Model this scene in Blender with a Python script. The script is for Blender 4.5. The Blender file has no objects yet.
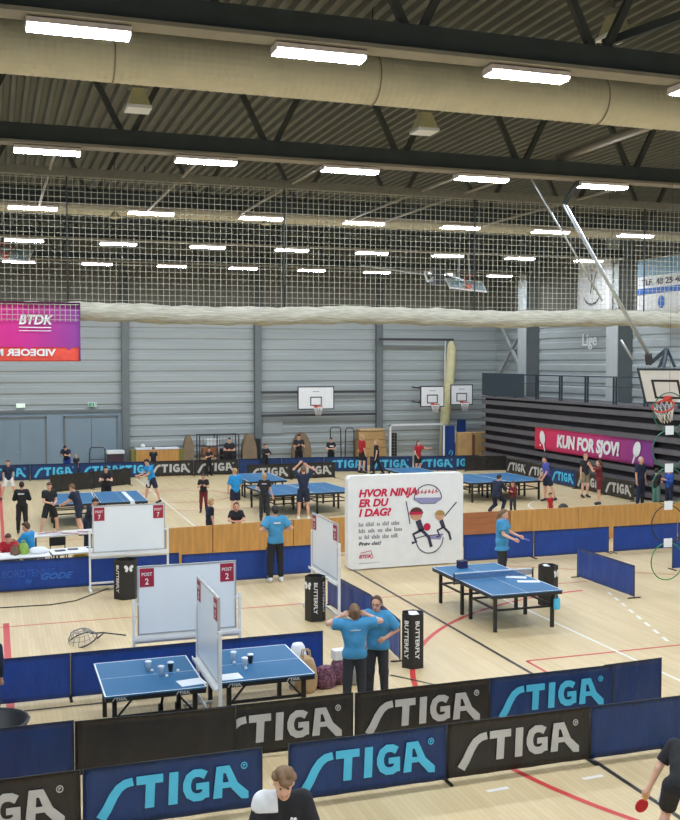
import bpy, math, random
import numpy as np
from mathutils import Vector, Matrix
random.seed(7)
sc = bpy.context.scene
C = sc.collection
PI = math.pi

# ------------------------------------------------------------------ materials
def lin(c):
    return tuple(((x / 255) / 12.92 if x / 255 <= .04045 else ((x / 255 + .055) / 1.055) ** 2.4) for x in c)

MATS = {}
def mat(name, rgb, rough=.6, metal=0., var=.10, scale=8., bump=0., bscale=20., emit=None, stretch=(1, 1, 1), spec=.5, alpha=1., bdist=.03):
    if name in MATS: return MATS[name]
    m = bpy.data.materials.new(name); m.use_nodes = True
    nt = m.node_tree; b = nt.nodes['Principled BSDF']
    b.inputs['Roughness'].default_value = rough
    b.inputs['Metallic'].default_value = metal
    b.inputs['Specular IOR Level'].default_value = spec
    b.inputs['Alpha'].default_value = alpha
    tc = nt.nodes.new('ShaderNodeTexCoord'); mp = nt.nodes.new('ShaderNodeMapping')
    mp.inputs['Scale'].default_value = stretch
    nt.links.new(tc.outputs['Object'], mp.inputs['Vector'])
    n = nt.nodes.new('ShaderNodeTexNoise'); n.inputs['Scale'].default_value = scale; n.inputs['Detail'].default_value = 3
    nt.links.new(mp.outputs['Vector'], n.inputs['Vector'])
    r = nt.nodes.new('ShaderNodeValToRGB')
    c = lin(rgb)
    r.color_ramp.elements[0].position = .3; r.color_ramp.elements[1].position = .7
    r.color_ramp.elements[0].color = tuple(max(0, x * (1 - var)) for x in c) + (1,)
    r.color_ramp.elements[1].color = tuple(min(1, x * (1 + var)) for x in c) + (1,)
    nt.links.new(n.outputs['Fac'], r.inputs['Fac'])
    nt.links.new(r.outputs['Color'], b.inputs['Base Color'])
    if bump > 0:
        n2 = nt.nodes.new('ShaderNodeTexNoise'); n2.inputs['Scale'].default_value = bscale; n2.inputs['Detail'].default_value = 4
        nt.links.new(mp.outputs['Vector'], n2.inputs['Vector'])
        bp = nt.nodes.new('ShaderNodeBump'); bp.inputs['Strength'].default_value = bump; bp.inputs['Distance'].default_value = bdist
        nt.links.new(n2.outputs['Fac'], bp.inputs['Height']); nt.links.new(bp.outputs['Normal'], b.inputs['Normal'])
    if emit:
        b.inputs['Emission Color'].default_value = lin(emit[0]) + (1,)
        b.inputs['Emission Strength'].default_value = emit[1]
    MATS[name] = m
    return m

def floor_mat():
    m = bpy.data.materials.new('maple_floor'); m.use_nodes = True
    nt = m.node_tree; b = nt.nodes['Principled BSDF']; N = nt.nodes.new; L = nt.links.new
    tc = N('ShaderNodeTexCoord'); mp = N('ShaderNodeMapping'); mp.inputs['Rotation'].default_value = (0, 0, PI / 2)
    L(tc.outputs['Object'], mp.inputs['Vector'])
    br = N('ShaderNodeTexBrick'); br.inputs['Scale'].default_value = 1.; br.inputs['Brick Width'].default_value = 1.6
    br.inputs['Row Height'].default_value = .075; br.inputs['Mortar Size'].default_value = .0025; br.inputs['Mortar Smooth'].default_value = .3
    br.inputs['Color1'].default_value = lin((222, 200, 156)) + (1,); br.inputs['Color2'].default_value = lin((214, 190, 144)) + (1,)
    br.inputs['Mortar'].default_value = lin((196, 170, 122)) + (1,); br.inputs['Bias'].default_value = -.1
    L(mp.outputs['Vector'], br.inputs['Vector'])
    n = N('ShaderNodeTexNoise'); n.inputs['Scale'].default_value = .6; n.inputs['Detail'].default_value = 6
    mp2 = N('ShaderNodeMapping'); mp2.inputs['Scale'].default_value = (3, .5, 1)
    L(tc.outputs['Object'], mp2.inputs['Vector']); L(mp2.outputs['Vector'], n.inputs['Vector'])
    mx = N('ShaderNodeMix'); mx.data_type = 'RGBA'; mx.blend_type = 'MULTIPLY'; mx.inputs[0].default_value = .35
    r = N('ShaderNodeValToRGB'); r.color_ramp.elements[0].position = .35; r.color_ramp.elements[1].position = .65
    r.color_ramp.elements[0].color = (.74, .70, .62, 1); r.color_ramp.elements[1].color = (1, 1, 1, 1)
    L(n.outputs['Fac'], r.inputs['Fac']); L(br.outputs['Color'], mx.inputs[6]); L(r.outputs['Color'], mx.inputs[7])
    L(mx.outputs[2], b.inputs['Base Color']); b.inputs['Roughness'].default_value = .42
    return m

# ------------------------------------------------------------------ mesh builder
class M:
    def __init__(s): s.v = []; s.f = []; s.mi = []; s.sm = []
    def add(s, vs, fs, mi=0, smooth=False):
        o = len(s.v); s.v += [tuple(p) for p in vs]
        for f in fs: s.f.append(tuple(i + o for i in f)); s.mi.append(mi); s.sm.append(smooth)
        return s
    def box(s, c, d, R=None, mi=0):
        vs = []
        for z in (-.5, .5):
            for y in (-.5, .5):
                for x in (-.5, .5):
                    p = Vector((x * d[0], y * d[1], z * d[2]))
                    if R is not None: p = R @ p
                    vs.append(p + Vector(c))
        return s.add(vs, [(0, 2, 3, 1), (4, 5, 7, 6), (0, 1, 5, 4), (2, 6, 7, 3), (0, 4, 6, 2), (1, 3, 7, 5)], mi)
    def bb(s, x0, x1, y0, y1, z0, z1, mi=0):
        return s.box(((x0 + x1) / 2, (y0 + y1) / 2, (z0 + z1) / 2), (x1 - x0, y1 - y0, z1 - z0), None, mi)
    def bev(s, x0, x1, y0, y1, z0, z1, b=.01, mi=0):
        # a box with chamfered vertical edges and rims
        def ring(e, z): return [(x0 + e + b, y0 + e, z), (x1 - e - b, y0 + e, z), (x1 - e, y0 + e + b, z), (x1 - e, y1 - e - b, z), (x1 - e - b, y1 - e, z), (x0 + e + b, y1 - e, z), (x0 + e, y1 - e - b, z), (x0 + e, y0 + e + b, z)]
        rs = [ring(b * .7, z0), ring(0, z0 + b), ring(0, z1 - b), ring(b * .7, z1)]
        vs = [p for r in rs for p in r]; fs = [tuple(range(7, -1, -1)), tuple(range(24, 32))]
        for k in range(3):
            for i in range(8): fs.append((k * 8 + i, k * 8 + (i + 1) % 8, k * 8 + 8 + (i + 1) % 8, k * 8 + 8 + i))
        return s.add(vs, fs, mi)
    def bar(s, p0, p1, w, h=None, mi=0):
        h = h or w; p0 = Vector(p0); p1 = Vector(p1); d = (p1 - p0); L = d.length
        if L < 1e-6: return s
        z = d / L; ref = Vector((0, 0, 1)) if abs(z.z) < .95 else Vector((0, 1, 0))
        x = ref.cross(z).normalized(); y = z.cross(x)
        R = Matrix((x, y, z)).transposed()
        return s.box((p0 + p1) / 2, (w, h, L), R, mi)
    def tube(s, pts, r, n=8, mi=0, closed=False, caps=True, smooth=True):
        pts = [Vector(p) for p in pts]; K = len(pts)
        rr = r if isinstance(r, (list, tuple)) else [r] * K
        vs = []; prev = None
        for i, p in enumerate(pts):
            if closed: t = pts[(i + 1) % K] - pts[i - 1]
            else: t = pts[min(i + 1, K - 1)] - pts[max(i - 1, 0)]
            t.normalize()
            if prev is None:
                ref = Vector((0, 0, 1)) if abs(t.z) < .9 else Vector((1, 0, 0)); x = ref.cross(t).normalized()
            else:
                x = prev - t * prev.dot(t); x.normalize()
            prev = x; y = t.cross(x)
            for j in range(n):
                a = 2 * PI * j / n; vs.append(p + (x * math.cos(a) + y * math.sin(a)) * rr[i])
        fs = []
        for i in range(K if closed else K - 1):
            i2 = (i + 1) % K
            for j in range(n):
                j2 = (j + 1) % n; fs.append((i * n + j, i * n + j2, i2 * n + j2, i2 * n + j))
        if caps and not closed: fs += [tuple(range(n - 1, -1, -1)), tuple(range((K - 1) * n, K * n))]
        return s.add(vs, fs, mi, smooth)
    def cyl(s, p0, p1, r, n=12, mi=0, r2=None): return s.tube([p0, p1], [r, r if r2 is None else r2], n, mi)
    def lathe(s, prof, c, n=16, mi=0, smooth=True):
        vs = []; K = len(prof)
        for (r, z) in prof:
            for j in range(n): a = 2 * PI * j / n; vs.append((c[0] + r * math.cos(a), c[1] + r * math.sin(a), c[2] + z))
        fs = []
        for i in range(K - 1):
            for j in range(n): j2 = (j + 1) % n; fs.append((i * n + j, i * n + j2, (i + 1) * n + j2, (i + 1) * n + j))
        fs += [tuple(range(n - 1, -1, -1)), tuple(range((K - 1) * n, K * n))]
        return s.add(vs, fs, mi, smooth)
    def ell(s, c, r, n=10, m=6, mi=0, R=None):
        vs = []; fs = []
        for i in range(m + 1):
            t = PI * i / m
            for j in range(n):
                a = 2 * PI * j / n; p = Vector((r[0] * math.sin(t) * math.cos(a), r[1] * math.sin(t) * math.sin(a), r[2] * math.cos(t)))
                if R is not None: p = R @ p
                vs.append(p + Vector(c))
        for i in range(m):
            for j in range(n): j2 = (j + 1) % n; fs.append((i * n + j, (i + 1) * n + j, (i + 1) * n + j2, i * n + j2))
        return s.add(vs, fs, mi, True)
    def prism(s, poly, o, ux, uy, t, mi=0):
        # a 2D outline (counter-clockwise seen from ux x uy) given thickness t along its normal
        o = Vector(o); ux = Vector(ux); uy = Vector(uy); nn = ux.cross(uy).normalized()
        K = len(poly); a = [o + ux * x + uy * y for x, y in poly]; vs = a + [p + nn * t for p in a]
        fs = [tuple(range(K - 1, -1, -1)), tuple(range(K, 2 * K))] + [(i, (i + 1) % K, K + (i + 1) % K, K + i) for i in range(K)]
        return s.add(vs, fs, mi)
    def stroke(s, pts, w, o, ux, uy, t, mi=0, closed=False):
        # a flat pen stroke along 2D points
        K = len(pts); L = []; Rr = []
        for i in range(K):
            a = pts[i - 1] if (i > 0 or closed) else pts[i]; b = pts[(i + 1) % K] if (i < K - 1 or closed) else pts[i]
            dx, dy = b[0] - a[0], b[1] - a[1]; l = math.hypot(dx, dy) or 1; ww = w[i] if isinstance(w, (list, tuple)) else w
            L.append((pts[i][0] - dy / l * ww / 2, pts[i][1] + dx / l * ww / 2)); Rr.append((pts[i][0] + dy / l * ww / 2, pts[i][1] - dx / l * ww / 2))
        for i in range(K if closed else K - 1):
            j = (i + 1) % K; s.prism([Rr[i], Rr[j], L[j], L[i]], o, ux, uy, t, mi)
        return s
    def text(s, st, o, ux, uy, size=1., off=0., t=.004, shear=0., mi=0, fit=None, align='LEFT', sx=1.):
        vs, fs = text_geo(st, off, shear)
        o = Vector(o); ux = Vector(ux).normalized(); uy = Vector(uy).normalized(); nn = ux.cross(uy)
        xs = [v[0] for v in vs]; w = max(xs) - min(xs); x0 = min(xs)
        kx = size * sx if fit is None else fit / w
        sh = {'LEFT': 0, 'CENTER': -w * kx / 2, 'RIGHT': -w * kx}[align]
        P = [o + ux * ((v[0] - x0) * kx + sh) + uy * (v[1] * size) + nn * (t if v[2] > 0 else 0) for v in vs]
        return s.add(P, fs, mi)
    def xf(s, mtx):
        s.v = [tuple(mtx @ Vector(p)) for p in s.v]; return s
    def build(s, name, mats, parent=None, loc=None, rz=0.):
        me = bpy.data.meshes.new(name); me.from_pydata(s.v, [], s.f)
        for m in (mats if isinstance(mats, (list, tuple)) else [mats]): me.materials.append(m)
        me.polygons.foreach_set('material_index', s.mi); me.polygons.foreach_set('use_smooth', s.sm); me.update()
        o = bpy.data.objects.new(name, me); C.objects.link(o)
        if parent: o.parent = parent
        if loc is not None: o.location = loc
        o.rotation_euler.z = rz
        return o

_TX = {}
def text_geo(st, off=0., shear=0.):
    k = (st, off, shear)
    if k in _TX: return _TX[k]
    cu = bpy.data.curves.new('tmp', 'FONT'); cu.body = st; cu.offset = off; cu.shear = shear; cu.extrude = .02; cu.resolution_u = 3
    ob = bpy.data.objects.new('tmp', cu); C.objects.link(ob)
    dg = bpy.context.evaluated_depsgraph_get(); dg.update(); e = ob.evaluated_get(dg); me = e.to_mesh()
    vs = [tuple(v.co) for v in me.vertices]; fs = [tuple(p.vertices) for p in me.polygons]
    e.to_mesh_clear(); bpy.data.objects.remove(ob); bpy.data.curves.remove(cu)
    _TX[k] = (vs, fs); return _TX[k]

def tag(o, label, cat, group=None, kind=None):
    o['label'] = label; o['category'] = cat
    if group: o['group'] = group
    if kind: o['kind'] = kind
    return o
def thing(name, label, cat, loc=(0, 0, 0), rz=0., group=None):
    o = bpy.data.objects.new(name, None); C.objects.link(o); o.empty_display_size = .1
    o.location = loc; o.rotation_euler.z = rz
    return tag(o, label, cat, group)
def struct(o): o['kind'] = 'structure'; return o
def dup(root, loc, rz=0., label=None):
    r = root.copy(); C.objects.link(r); r.location = loc; r.rotation_euler = (0, 0, rz)
    if label: r['label'] = label
    for ch in list(root.children):
        c = ch.copy(); C.objects.link(c); c.parent = r
        for g in list(ch.children):
            d = g.copy(); C.objects.link(d); d.parent = c
    return r
X3, Y3, Z3 = Vector((1, 0, 0)), Vector((0, 1, 0)), Vector((0, 0, 1))

# ------------------------------------------------------------------ camera
cam = bpy.data.cameras.new('camera'); co = bpy.data.objects.new('camera', cam); C.objects.link(co)
cam.sensor_fit = 'HORIZONTAL'; cam.sensor_width = 36; cam.lens = 36 * 1026.84 / 680; cam.clip_end = 200
co.location = (0, 0, 5.2); co.rotation_euler = (math.radians(90 - 2.673), 0, math.radians(-18.682))
sc.camera = co
vs = sc.view_settings; vs.view_transform = 'Standard'; vs.look = 'None'; vs.gamma = 1; vs.use_curve_mapping = False
vs.exposure = 1.1
w = bpy.data.worlds.new('world'); sc.world = w; w.use_nodes = True
w.node_tree.nodes['Background'].inputs['Color'].default_value = (.05, .05, .05, 1); w.node_tree.nodes['Background'].inputs['Strength'].default_value = .5

# palette
m_clad = mat('wall_cladding', (168, 174, 172), .5, .0, .06, 1.2, stretch=(.25, 1, 3))
m_upper = mat('upper_wall_brown_grey', (106, 103, 92), .8, 0, .08, 1.5)
m_lower = mat('lower_wall_blue_grey', (138, 156, 168), .55, 0, .04, 1.)
m_door = mat('door_blue_grey', (132, 150, 160), .5, 0, .04, 1.)
m_col = mat('column_grey', (112, 118, 118), .5, 0, .06, 2.)
m_colw = mat('column_pale_grey', (176, 180, 178), .5, 0, .05, 2.)
m_deck = mat('roof_deck', (106, 106, 94), .7, 0, .08, 1.)
m_truss = mat('truss_dark_grey', (62, 68, 68), .6, 0, .1, 3.)
m_web = mat('truss_web', (72, 75, 70), .6, 0, .1, 3.)
m_ledge = mat('ledge_beige', (150, 143, 128), .6, 0, .06, 3.)
m_duct = mat('duct_cream', (214, 207, 180), .5, 0, .05, 2.)
m_white = mat('white_paint', (238, 238, 236), .45, 0, .03, 4.)
m_wboard = mat('whiteboard_white', (240, 246, 250), .3, 0, .02, 1.5)
m_alu = mat('aluminium', (196, 200, 202), .35, .6, .05, 6.)
m_black = mat('black_metal', (34, 34, 36), .45, 0, .15, 10.)
m_blackv = mat('black_vinyl', (42, 40, 39), .42, 0, .16, 5., bump=.9, bscale=3.2, bdist=.07, stretch=(1, 1, .5))
m_bluev = mat('navy_vinyl', (24, 54, 104), .45, 0, .14, 4., bump=.9, bscale=3., bdist=.07, stretch=(1, 1, .5))
m_royal = mat('royal_blue_vinyl', (20, 64, 146), .45, 0, .14, 3., bump=.9, bscale=2.6, bdist=.07, stretch=(1, 1, .5))
m_cyan = mat('cyan_print', (84, 196, 232), .5, 0, .04, 8.)
m_grey = mat('grey_print', (196, 194, 188), .5, 0, .05, 8.)
m_faint = mat('faint_blue_print', (48, 110, 196), .5, 0, .06, 8.)
m_wood = mat('golden_plywood', (206, 152, 82), .45, 0, .14, 2.2, stretch=(5, 1, .6))
m_woodr = mat('reddish_plywood', (176, 112, 70), .45, 0, .14, 2.2, stretch=(.6, 1, 5))
m_ttop = mat('table_blue', (44, 106, 150), .5, 0, .04, 3., spec=.3)
m_tline = mat('table_line_white', (230, 236, 240), .5, 0, .02, 5.)
m_maroon = mat('sign_crimson', (168, 34, 62), .5, 0, .05, 5.)
m_red = mat('red_print', (206, 24, 70), .5, 0, .04, 5.)
m_ink = mat('ink_dark', (58, 56, 76), .6, 0, .05, 5.)
m_inkg = mat('ink_grey', (150, 148, 150), .6, 0, .05, 5.)
m_net = mat('net_cord', (186, 184, 164), .8, 0, .08, 10.)
m_roll = mat('net_roll', (176, 173, 156), .9, 0, .2, 9., bump=.8, bscale=14, stretch=(.35, 1, 3))
m_rline = mat('floor_line_red', (204, 62, 60), .42, 0, .04, 5.)
m_bline = mat('floor_line_black', (52, 46, 44), .42, 0, .1, 5.)
m_wline = mat('floor_line_white', (240, 236, 226), .42, 0, .02, 5.)
m_lamp = mat('lamp_diffuser', (255, 255, 255), .5, emit=((232, 242, 255), 66.))
m_lampe = mat('lamp_edge', (255, 255, 255), .5, emit=((250, 244, 246), 5.))
m_lamph = mat('lamp_housing', (226, 214, 208), .5)
m_bleach = mat('bleacher_board_grey', (102, 98, 100), .6, 0, .08, 2.)
m_bleachd = mat('bleacher_dark', (40, 34, 40), .7, 0, .1, 2.)
m_rail = mat('rail_dark_blue', (46, 60, 70), .5)
m_paper = mat('paper_white', (236, 240, 244), .6, 0, .02, 4.)
m_green = mat('hoop_green', (30, 112, 84), .4)
m_orange = mat('rim_orange_red', (206, 62, 40), .4)
m_kraft = mat('kraft_brown', (190, 152, 100), .7, 0, .12, 2.)
m_mat = mat('mat_brown', (138, 118, 92), .8, 0, .14, 3.)
m_pad = mat('pad_blue', (30, 62, 130), .5, 0, .1, 3.)
m_cage = mat('cage_dark', (66, 64, 64), .5)
m_cream = mat('curtain_cream', (216, 208, 160), .8, 0, .08, 4.)
m_glass = mat('acrylic_pale_blue', (178, 206, 212), .25, 0, .05, 2.)
m_tan = mat('tan_box', (196, 164, 122), .7, 0, .1, 3.)
# ================================================================== the setting
XL, XR, YN, YF, ZC = -8., 25.6, -6., 49.5, 11.2
f = M().bb(XL - .3, XR + .3, YN - .3, YF + .3, -.2, 0)
struct(f.build('floor', floor_mat()))
# roof deck: trapezoid ribs running along the hall
d = M(); p = .28; x = XL - .2
prof = []
while x < XR + .2:
    prof += [(x, ZC), (x + .09, ZC), (x + .13, ZC + .1), (x + .24, ZC + .1)]; x += p
K = len(prof)
vs_ = [(a, YN - .2, b) for a, b in prof] + [(a, YF + .2, b) for a, b in prof]
d.add(vs_, [(i, i + 1, K + i + 1, K + i) for i in range(K - 1)])
d.bb(XL - .3, XR + .3, YN - .3, YF + .3, ZC + .12, ZC + .3)
struct(d.build('ceiling', m_deck))

def clad(o, u, length, z0, z1, nrm, pitch=.52, depth=.05):
    # horizontal ribbed cladding, extruded along u
    pr = []; z = z0
    while z < z1 - .01:
        for dz, dd in ((0, 0), (.06, 0), (.12, depth), (.38, depth), (.44, 0)):
            if z + dz <= z1: pr.append((z + dz, dd))
        z += pitch
    pr.append((z1, 0))
    o = Vector(o); u = Vector(u); n = Vector(nrm); K = len(pr)
    a = [o + n * dd + Z3 * z for z, dd in pr]; b = [q + u * length for q in a]
    m = M(); m.add(a + b, [(i, K + i, K + i + 1, i + 1) for i in range(K - 1)]); return m
ZU = 7.35
m = clad((XL, YF, 0), X3, XR - XL, 0, ZU, -Y3)
m.bb(XL, XR, YF - .03, YF - .01, ZU, ZC, 1); m.bb(XL - .2, XR + .2, YF + .02, YF + .2, 0, ZC + .1, 1)
m.bb(XL, 5.78, YF - .12, YF - .04, 0, 2.93, 2)
struct(m.build('wall_far', [m_clad, m_upper, m_lower]))
m = clad((XR, YN, 0), Y3, YF - YN, 0, ZU, -X3)
m.bb(XR - .03, XR - .01, YN, YF, ZU, ZC, 1); m.bb(XR + .02, XR + .2, YN, YF, 0, ZC + .1, 1)
struct(m.build('wall_right', [m_clad, m_upper]))
struct(M().bb(XL - .2, XL, YN, YF, 0, ZC + .1).build('wall_left', m_lower))
struct(M().bb(XL, XR, YN - .2, YN, 0, ZC + .1).build('wall_near', m_lower))
# columns and the strip above the doors
m = M().bb(XL, 5.78, YF - .2, YF - .12, 2.86, 2.98)
struct(m.build('trim_1', m_col))
for i, x in enumerate((5.95, 12.4, 18.8)):
    m = M(); m.bb(x - .17, x + .17, YF - .3, YF - .26, 0, ZU + .4); m.bb(x - .03, x + .03, YF - .26, YF - .1, 0, ZU + .4); m.bb(x - .17, x + .17, YF - .1, YF - .06, 0, ZU + .4)
    m.bb(x - .16, x + .16, YF - .24, YF - .05, ZU + .4, ZC, 1)
    struct(m.build('trim_%d' % (2 + i), [m_col, m_web]))
for i, y in enumerate((45.3, 37.5, 29.7)):
    m = M().bb(24.84, XR - .05, y - .4, y + .4, 0, ZC); m.bb(24.8, 24.84, y - .42, y + .42, 0, ZC, 1)  # paler plate paints the hall-facing side as the lit face of the column
    struct(m.build('trim_%d' % (5 + i), [m_col, m_colw]))
# two double doors
for i, (a, b, mid) in enumerate(((-.05, 2.27, 1.15), (3.17, 5.5, 4.35))):
    fr = M(); y = YF - .14
    fr.bb(a - .07, a, y - .05, y + .02, 0, 2.68); fr.bb(b, b + .07, y - .05, y + .02, 0, 2.68); fr.bb(a - .07, b + .07, y - .05, y + .02, 2.6, 2.7)
    D = struct(fr.build('door_%d' % (i + 1), m_col))
    for s0, s1 in ((a, mid - .012), (mid + .012, b)):
        M().bb(s0, s1, y - .02, y + .02, .01, 2.59).build('door_leaf', m_door, D)
    h = M(); h.tube([(mid - .1, y - .02, 1.02), (mid - .1, y - .08, 1.02), (mid - .22, y - .08, 1.02)], .014); h.build('door_handle', m_alu, D)
    struct(D)
# floor markings
LZ = .0025
fm = M()
def seg(x0, y0, x1, y1, w, mi):
    d = Vector((x1 - x0, y1 - y0, 0)); d.normalize(); n = Vector((-d.y, d.x, 0)) * w / 2
    a = Vector((x0, y0, LZ + mi * .0006)); b = Vector((x1, y1, LZ + mi * .0006))
    fm.add([a - n, b - n, b + n, a + n], [(0, 1, 2, 3)], mi)
def arc(cx, cy, r, a0, a1, w, mi, n=40, ry=None):
    ry = ry or r
    for i in range(n):
        t0 = math.radians(a0 + (a1 - a0) * i / n); t1 = math.radians(a0 + (a1 - a0) * (i + 1) / n)
        seg(cx + r * math.cos(t0), cy + ry * math.sin(t0), cx + r * math.cos(t1), cy + ry * math.sin(t1), w, mi)
seg(8.46, 3, 8.46, 24.6, .07, 1); seg(7.36, 3, 7.36, 12.4, .07, 1)
seg(-8, 21.0, 13.3, 21.0, .05, 0); seg(8.73, 15.68, 25, 15.68, .06, 0); seg(8.73, 15.68, 8.73, 13.2, .06, 0)
seg(10.56, 3, 10.56, 21.5, .06, 2); seg(.18, 9, .18, 21.3, .12, 0); seg(.22, 27, .22, 46, .10, 0)
seg(-4, 15.8, 3.0, 15.8, .05, 1); seg(6.19, 15.7, 6.95, 14.6, .05, 1)
for k in range(8):
    t0, t1 = k / 8, (k + .55) / 8; seg(13.12 - 1.35 * t0, 19.87 - 4.14 * t0, 13.12 - 1.35 * t1, 19.87 - 4.14 * t1, .07, 2)
arc(13.3, 13.0, 7.23, 95, 262, .09, 0, 70); seg(11.9, 23.6, 21, 17.4, .05, 0)
for x0, y0 in ((6.9, 10.95), (8.2, 10.9), (5.6, 11.0)): seg(x0, y0, x0 + .3, y0 + .02, .07, 2)
arc(7.0, 39.5, 1.8, 0, 360, .07, 0, 48); arc(7.6, 38.6, 3.2, 90, 300, .06, 0, 50); seg(3.2, 28.6, 12, 33.5, .05, 1)
seg(-2, 30.8, 24, 30.8, .05, 0); seg(14.6, 27, 14.6, 45, .05, 1); seg(12, 31.5, 24, 31.5, .05, 1); arc(17.5, 45, 6., 180, 300, .06, 0)
arc(21, 31.5, 3, 90, 270, .06, 2); seg(6, 41.5, 15, 41.5, .05, 2); seg(6, 27, 6, 46, .05, 2)
o = fm.build('trim_8', [m_rline, m_bline, m_wline]); struct(o)

# ------------------------------------------------------------------ roof: trusses, ducts, lamps
TR = [13.435 + 7.793 * k for k in range(-2, 5)]
tl = {0: 'steel roof truss overhead behind the viewer', 1: 'steel roof truss overhead just in front of the viewer', 2: 'dark steel roof truss nearest in view, across the top of the picture',
      3: 'dark steel roof truss second from the front, behind the big duct', 4: 'dark steel roof truss just behind the hanging divider net', 5: 'dark steel roof truss second behind the divider net', 6: 'dark steel roof truss farthest back, close to the far wall'}
XX0, XX1 = XL + .02, XR - .85
lo = M().bb(XX0, XX1, -.17, .17, 9.5, 9.84)
up = M().bb(XX0, XX1, -.14, .14, 11.0, 11.19)
le = M().bb(XX0, XX1, -.26, .1, 9.44, 9.495)
nodes = [5.62 + 2.97 * k for k in range(-4, 7)]
base = None
for k, y in enumerate(TR):
    if base is None:
        base = thing('roof_truss', tl[k], 'roof truss', (0, y, 0), 0, 'steel roof trusses')
        lo.build('lower_chord', m_truss, base); up.build('upper_chord', m_truss, base); le.build('cable_tray', m_ledge, base)
        for nx in nodes:
            for s in (-1, 1):
                if XX0 < nx + s * .75 < XX1: M().bar((nx + s * .1, 0, 9.8), (nx + s * .74, 0, 11.05), .11, .11).build('brace', m_web, base)
    else: dup(base, (0, y, 0), 0, tl[k])
# lamps
lamp0 = None
ordw = ['leftmost', 'second from left', 'third from left', 'fourth from left', 'fifth from left', 'sixth from left', 'seventh from left', 'eighth from left', 'ninth from left']
rown = {2: 'nearest row above the big duct', 3: 'second row before the net', 4: 'third row behind the net top', 5: 'fourth row behind the net', 6: 'farthest row near the far wall'}
DXL = {2: -.12, 3: 0., 4: 0, 5: 0, 6: 0}
for k, y in enumerate(TR):
    for i in range(-1, 9):
        x = -2.07 + 3.157 * i
        if x > XX1: continue
        if k >= 2 and i >= 1: lab = 'white strip light, %s in %s' % (ordw[i - 1], rown[k]); grp = 'hall strip lights'
        else: lab = 'white strip light on the roof outside the view'; grp = 'strip lights outside the view'
        if lamp0 is None:
            lamp0 = thing('ceiling_light', lab, 'ceiling light', (x, y, 9.4), 0, grp)
            h = M(); h.bb(-.64, .64, -.155, .155, -.045, .02); h.bb(-.5, -.46, -.02, .02, .02, .05); h.bb(.46, .5, -.02, .02, .02, .05)
            h.bb(-.64, -.625, -.155, .155, -.08, -.045); h.bb(.625, .64, -.155, .155, -.08, -.045)
            h.build('housing', m_lamph, lamp0)
            dm = M(); dm.add([(-.624, -.145, -.046), (.624, -.145, -.046), (.624, .145, -.046), (-.624, .145, -.046), (-.624, -.115, -.095), (.624, -.115, -.095), (.624, .115, -.095), (-.624, .115, -.095)], [(4, 7, 6, 5)]); dm.add(dm.v[:], [(0, 4, 5, 1), (3, 2, 6, 7), (1, 5, 6, 2), (0, 3, 7, 4)], 1)
            dm.build('diffuser', [m_lamp, m_lampe], lamp0)
        else:
            q = dup(lamp0, (x, y, 9.4), 0, lab); q['group'] = grp

def duct(name, label, y, z, r, x0, x1, rib, seams):
    d = M(); n = 28; vs_ = []; fs = []; st = int((x1 - x0) / rib)
    for i in range(st * 2 + 1):
        x = x0 + i * rib / 2; rr = r if i % 2 else r * .985
        for j in range(n): a = 2 * PI * j / n; vs_.append((x, y + rr * math.cos(a), z + rr * math.sin(a)))
    for i in range(st * 2):
        for j in range(n): fs.append((i * n + j, i * n + (j + 1) % n, i * n + n + (j + 1) % n, i * n + n + j))
    d.add(vs_, fs, 0, False)
    T = tag(d.build(name, m_duct), label, 'duct', 'round ventilation ducts')
    for x in seams:
        M().tube([(x, y + (r + .012) * math.cos(a), z + (r + .012) * math.sin(a)) for a in [2 * PI * j / 28 for j in range(28)]], .012, 6, closed=True).build('joint_band', m_ledge, T)
        M().cyl((x, y, z + r), (x, y, ZC), .012, 6).build('hanger_rod', m_web, T)
duct('ventilation_duct', 'large cream ribbed ventilation duct nearest the viewer, below the first lights', 16.6, 10.0, .42, XL + .1, 24.6, .12, (-2.5, 1.85, 6.2, 10.6, 15, 19.4))
duct('ventilation_duct', 'slimmer cream ventilation duct behind the divider net', 32., 9.83, .2, XL + .1, 24.6, .16, (-1, 4.5, 10, 15.5, 21))
# roof services between the trusses
for i, x in enumerate((1.25, 4.15, 6.75, 10.05, 11.2, 14.4, 17.2)):
    if x > 14.5: continue
    o = M().cyl((x, 21.4, 9.4), (x, 28.85, 9.4), .035, 8).build('roof_tie_rod', m_ledge)
    tag(o, 'thin pale roof tie rod, %s of those running back over the divider net' % ['leftmost', 'second from left', 'third from left', 'fourth from left', 'fifth from left', 'rightmost'][i], 'rod', 'roof tie rods')
o = M().cyl((12.6, 21.4, 9.95), (12.6, 13.3 + .35, 9.95), .09, 10).build('roof_pipe', m_ledge)
tag(o, 'thick pale pipe running toward the viewer at upper right under the roof', 'pipe')
o = M().bar((8.9, 13.8, 10.05), (11.4, 12.4, 10.95), .12, .12).build('roof_brace', m_truss)
tag(o, 'dark diagonal brace behind the nearest truss at the top right corner', 'brace')
def speaker(x, y, z, lab):
    t = thing('roof_loudspeaker', lab, 'loudspeaker', (x, y, z), 0, 'loudspeakers on the roof')
    b = M(); b.add([(-.1, -.12, .0), (.1, -.12, .0), (.1, .12, 0), (-.1, .12, 0), (-.2, -.22, -.32), (.2, -.22, -.32), (.2, .22, -.32), (-.2, .22, -.32)], [(3, 2, 1, 0), (4, 5, 6, 7), (0, 1, 5, 4), (1, 2, 6, 5), (2, 3, 7, 6), (3, 0, 4, 7)]); b.build('horn', m_cream, t)
    M().bb(-.22, .22, -.24, .24, -.38, -.32).build('rim', m_white, t)
    c = M(); c.bb(-.16, .16, -.1, .1, 0, .1); c.cyl((0, 0, .1), (0, 0, ZC - z), .02, 6); c.build('bracket', m_ledge, t)
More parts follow.
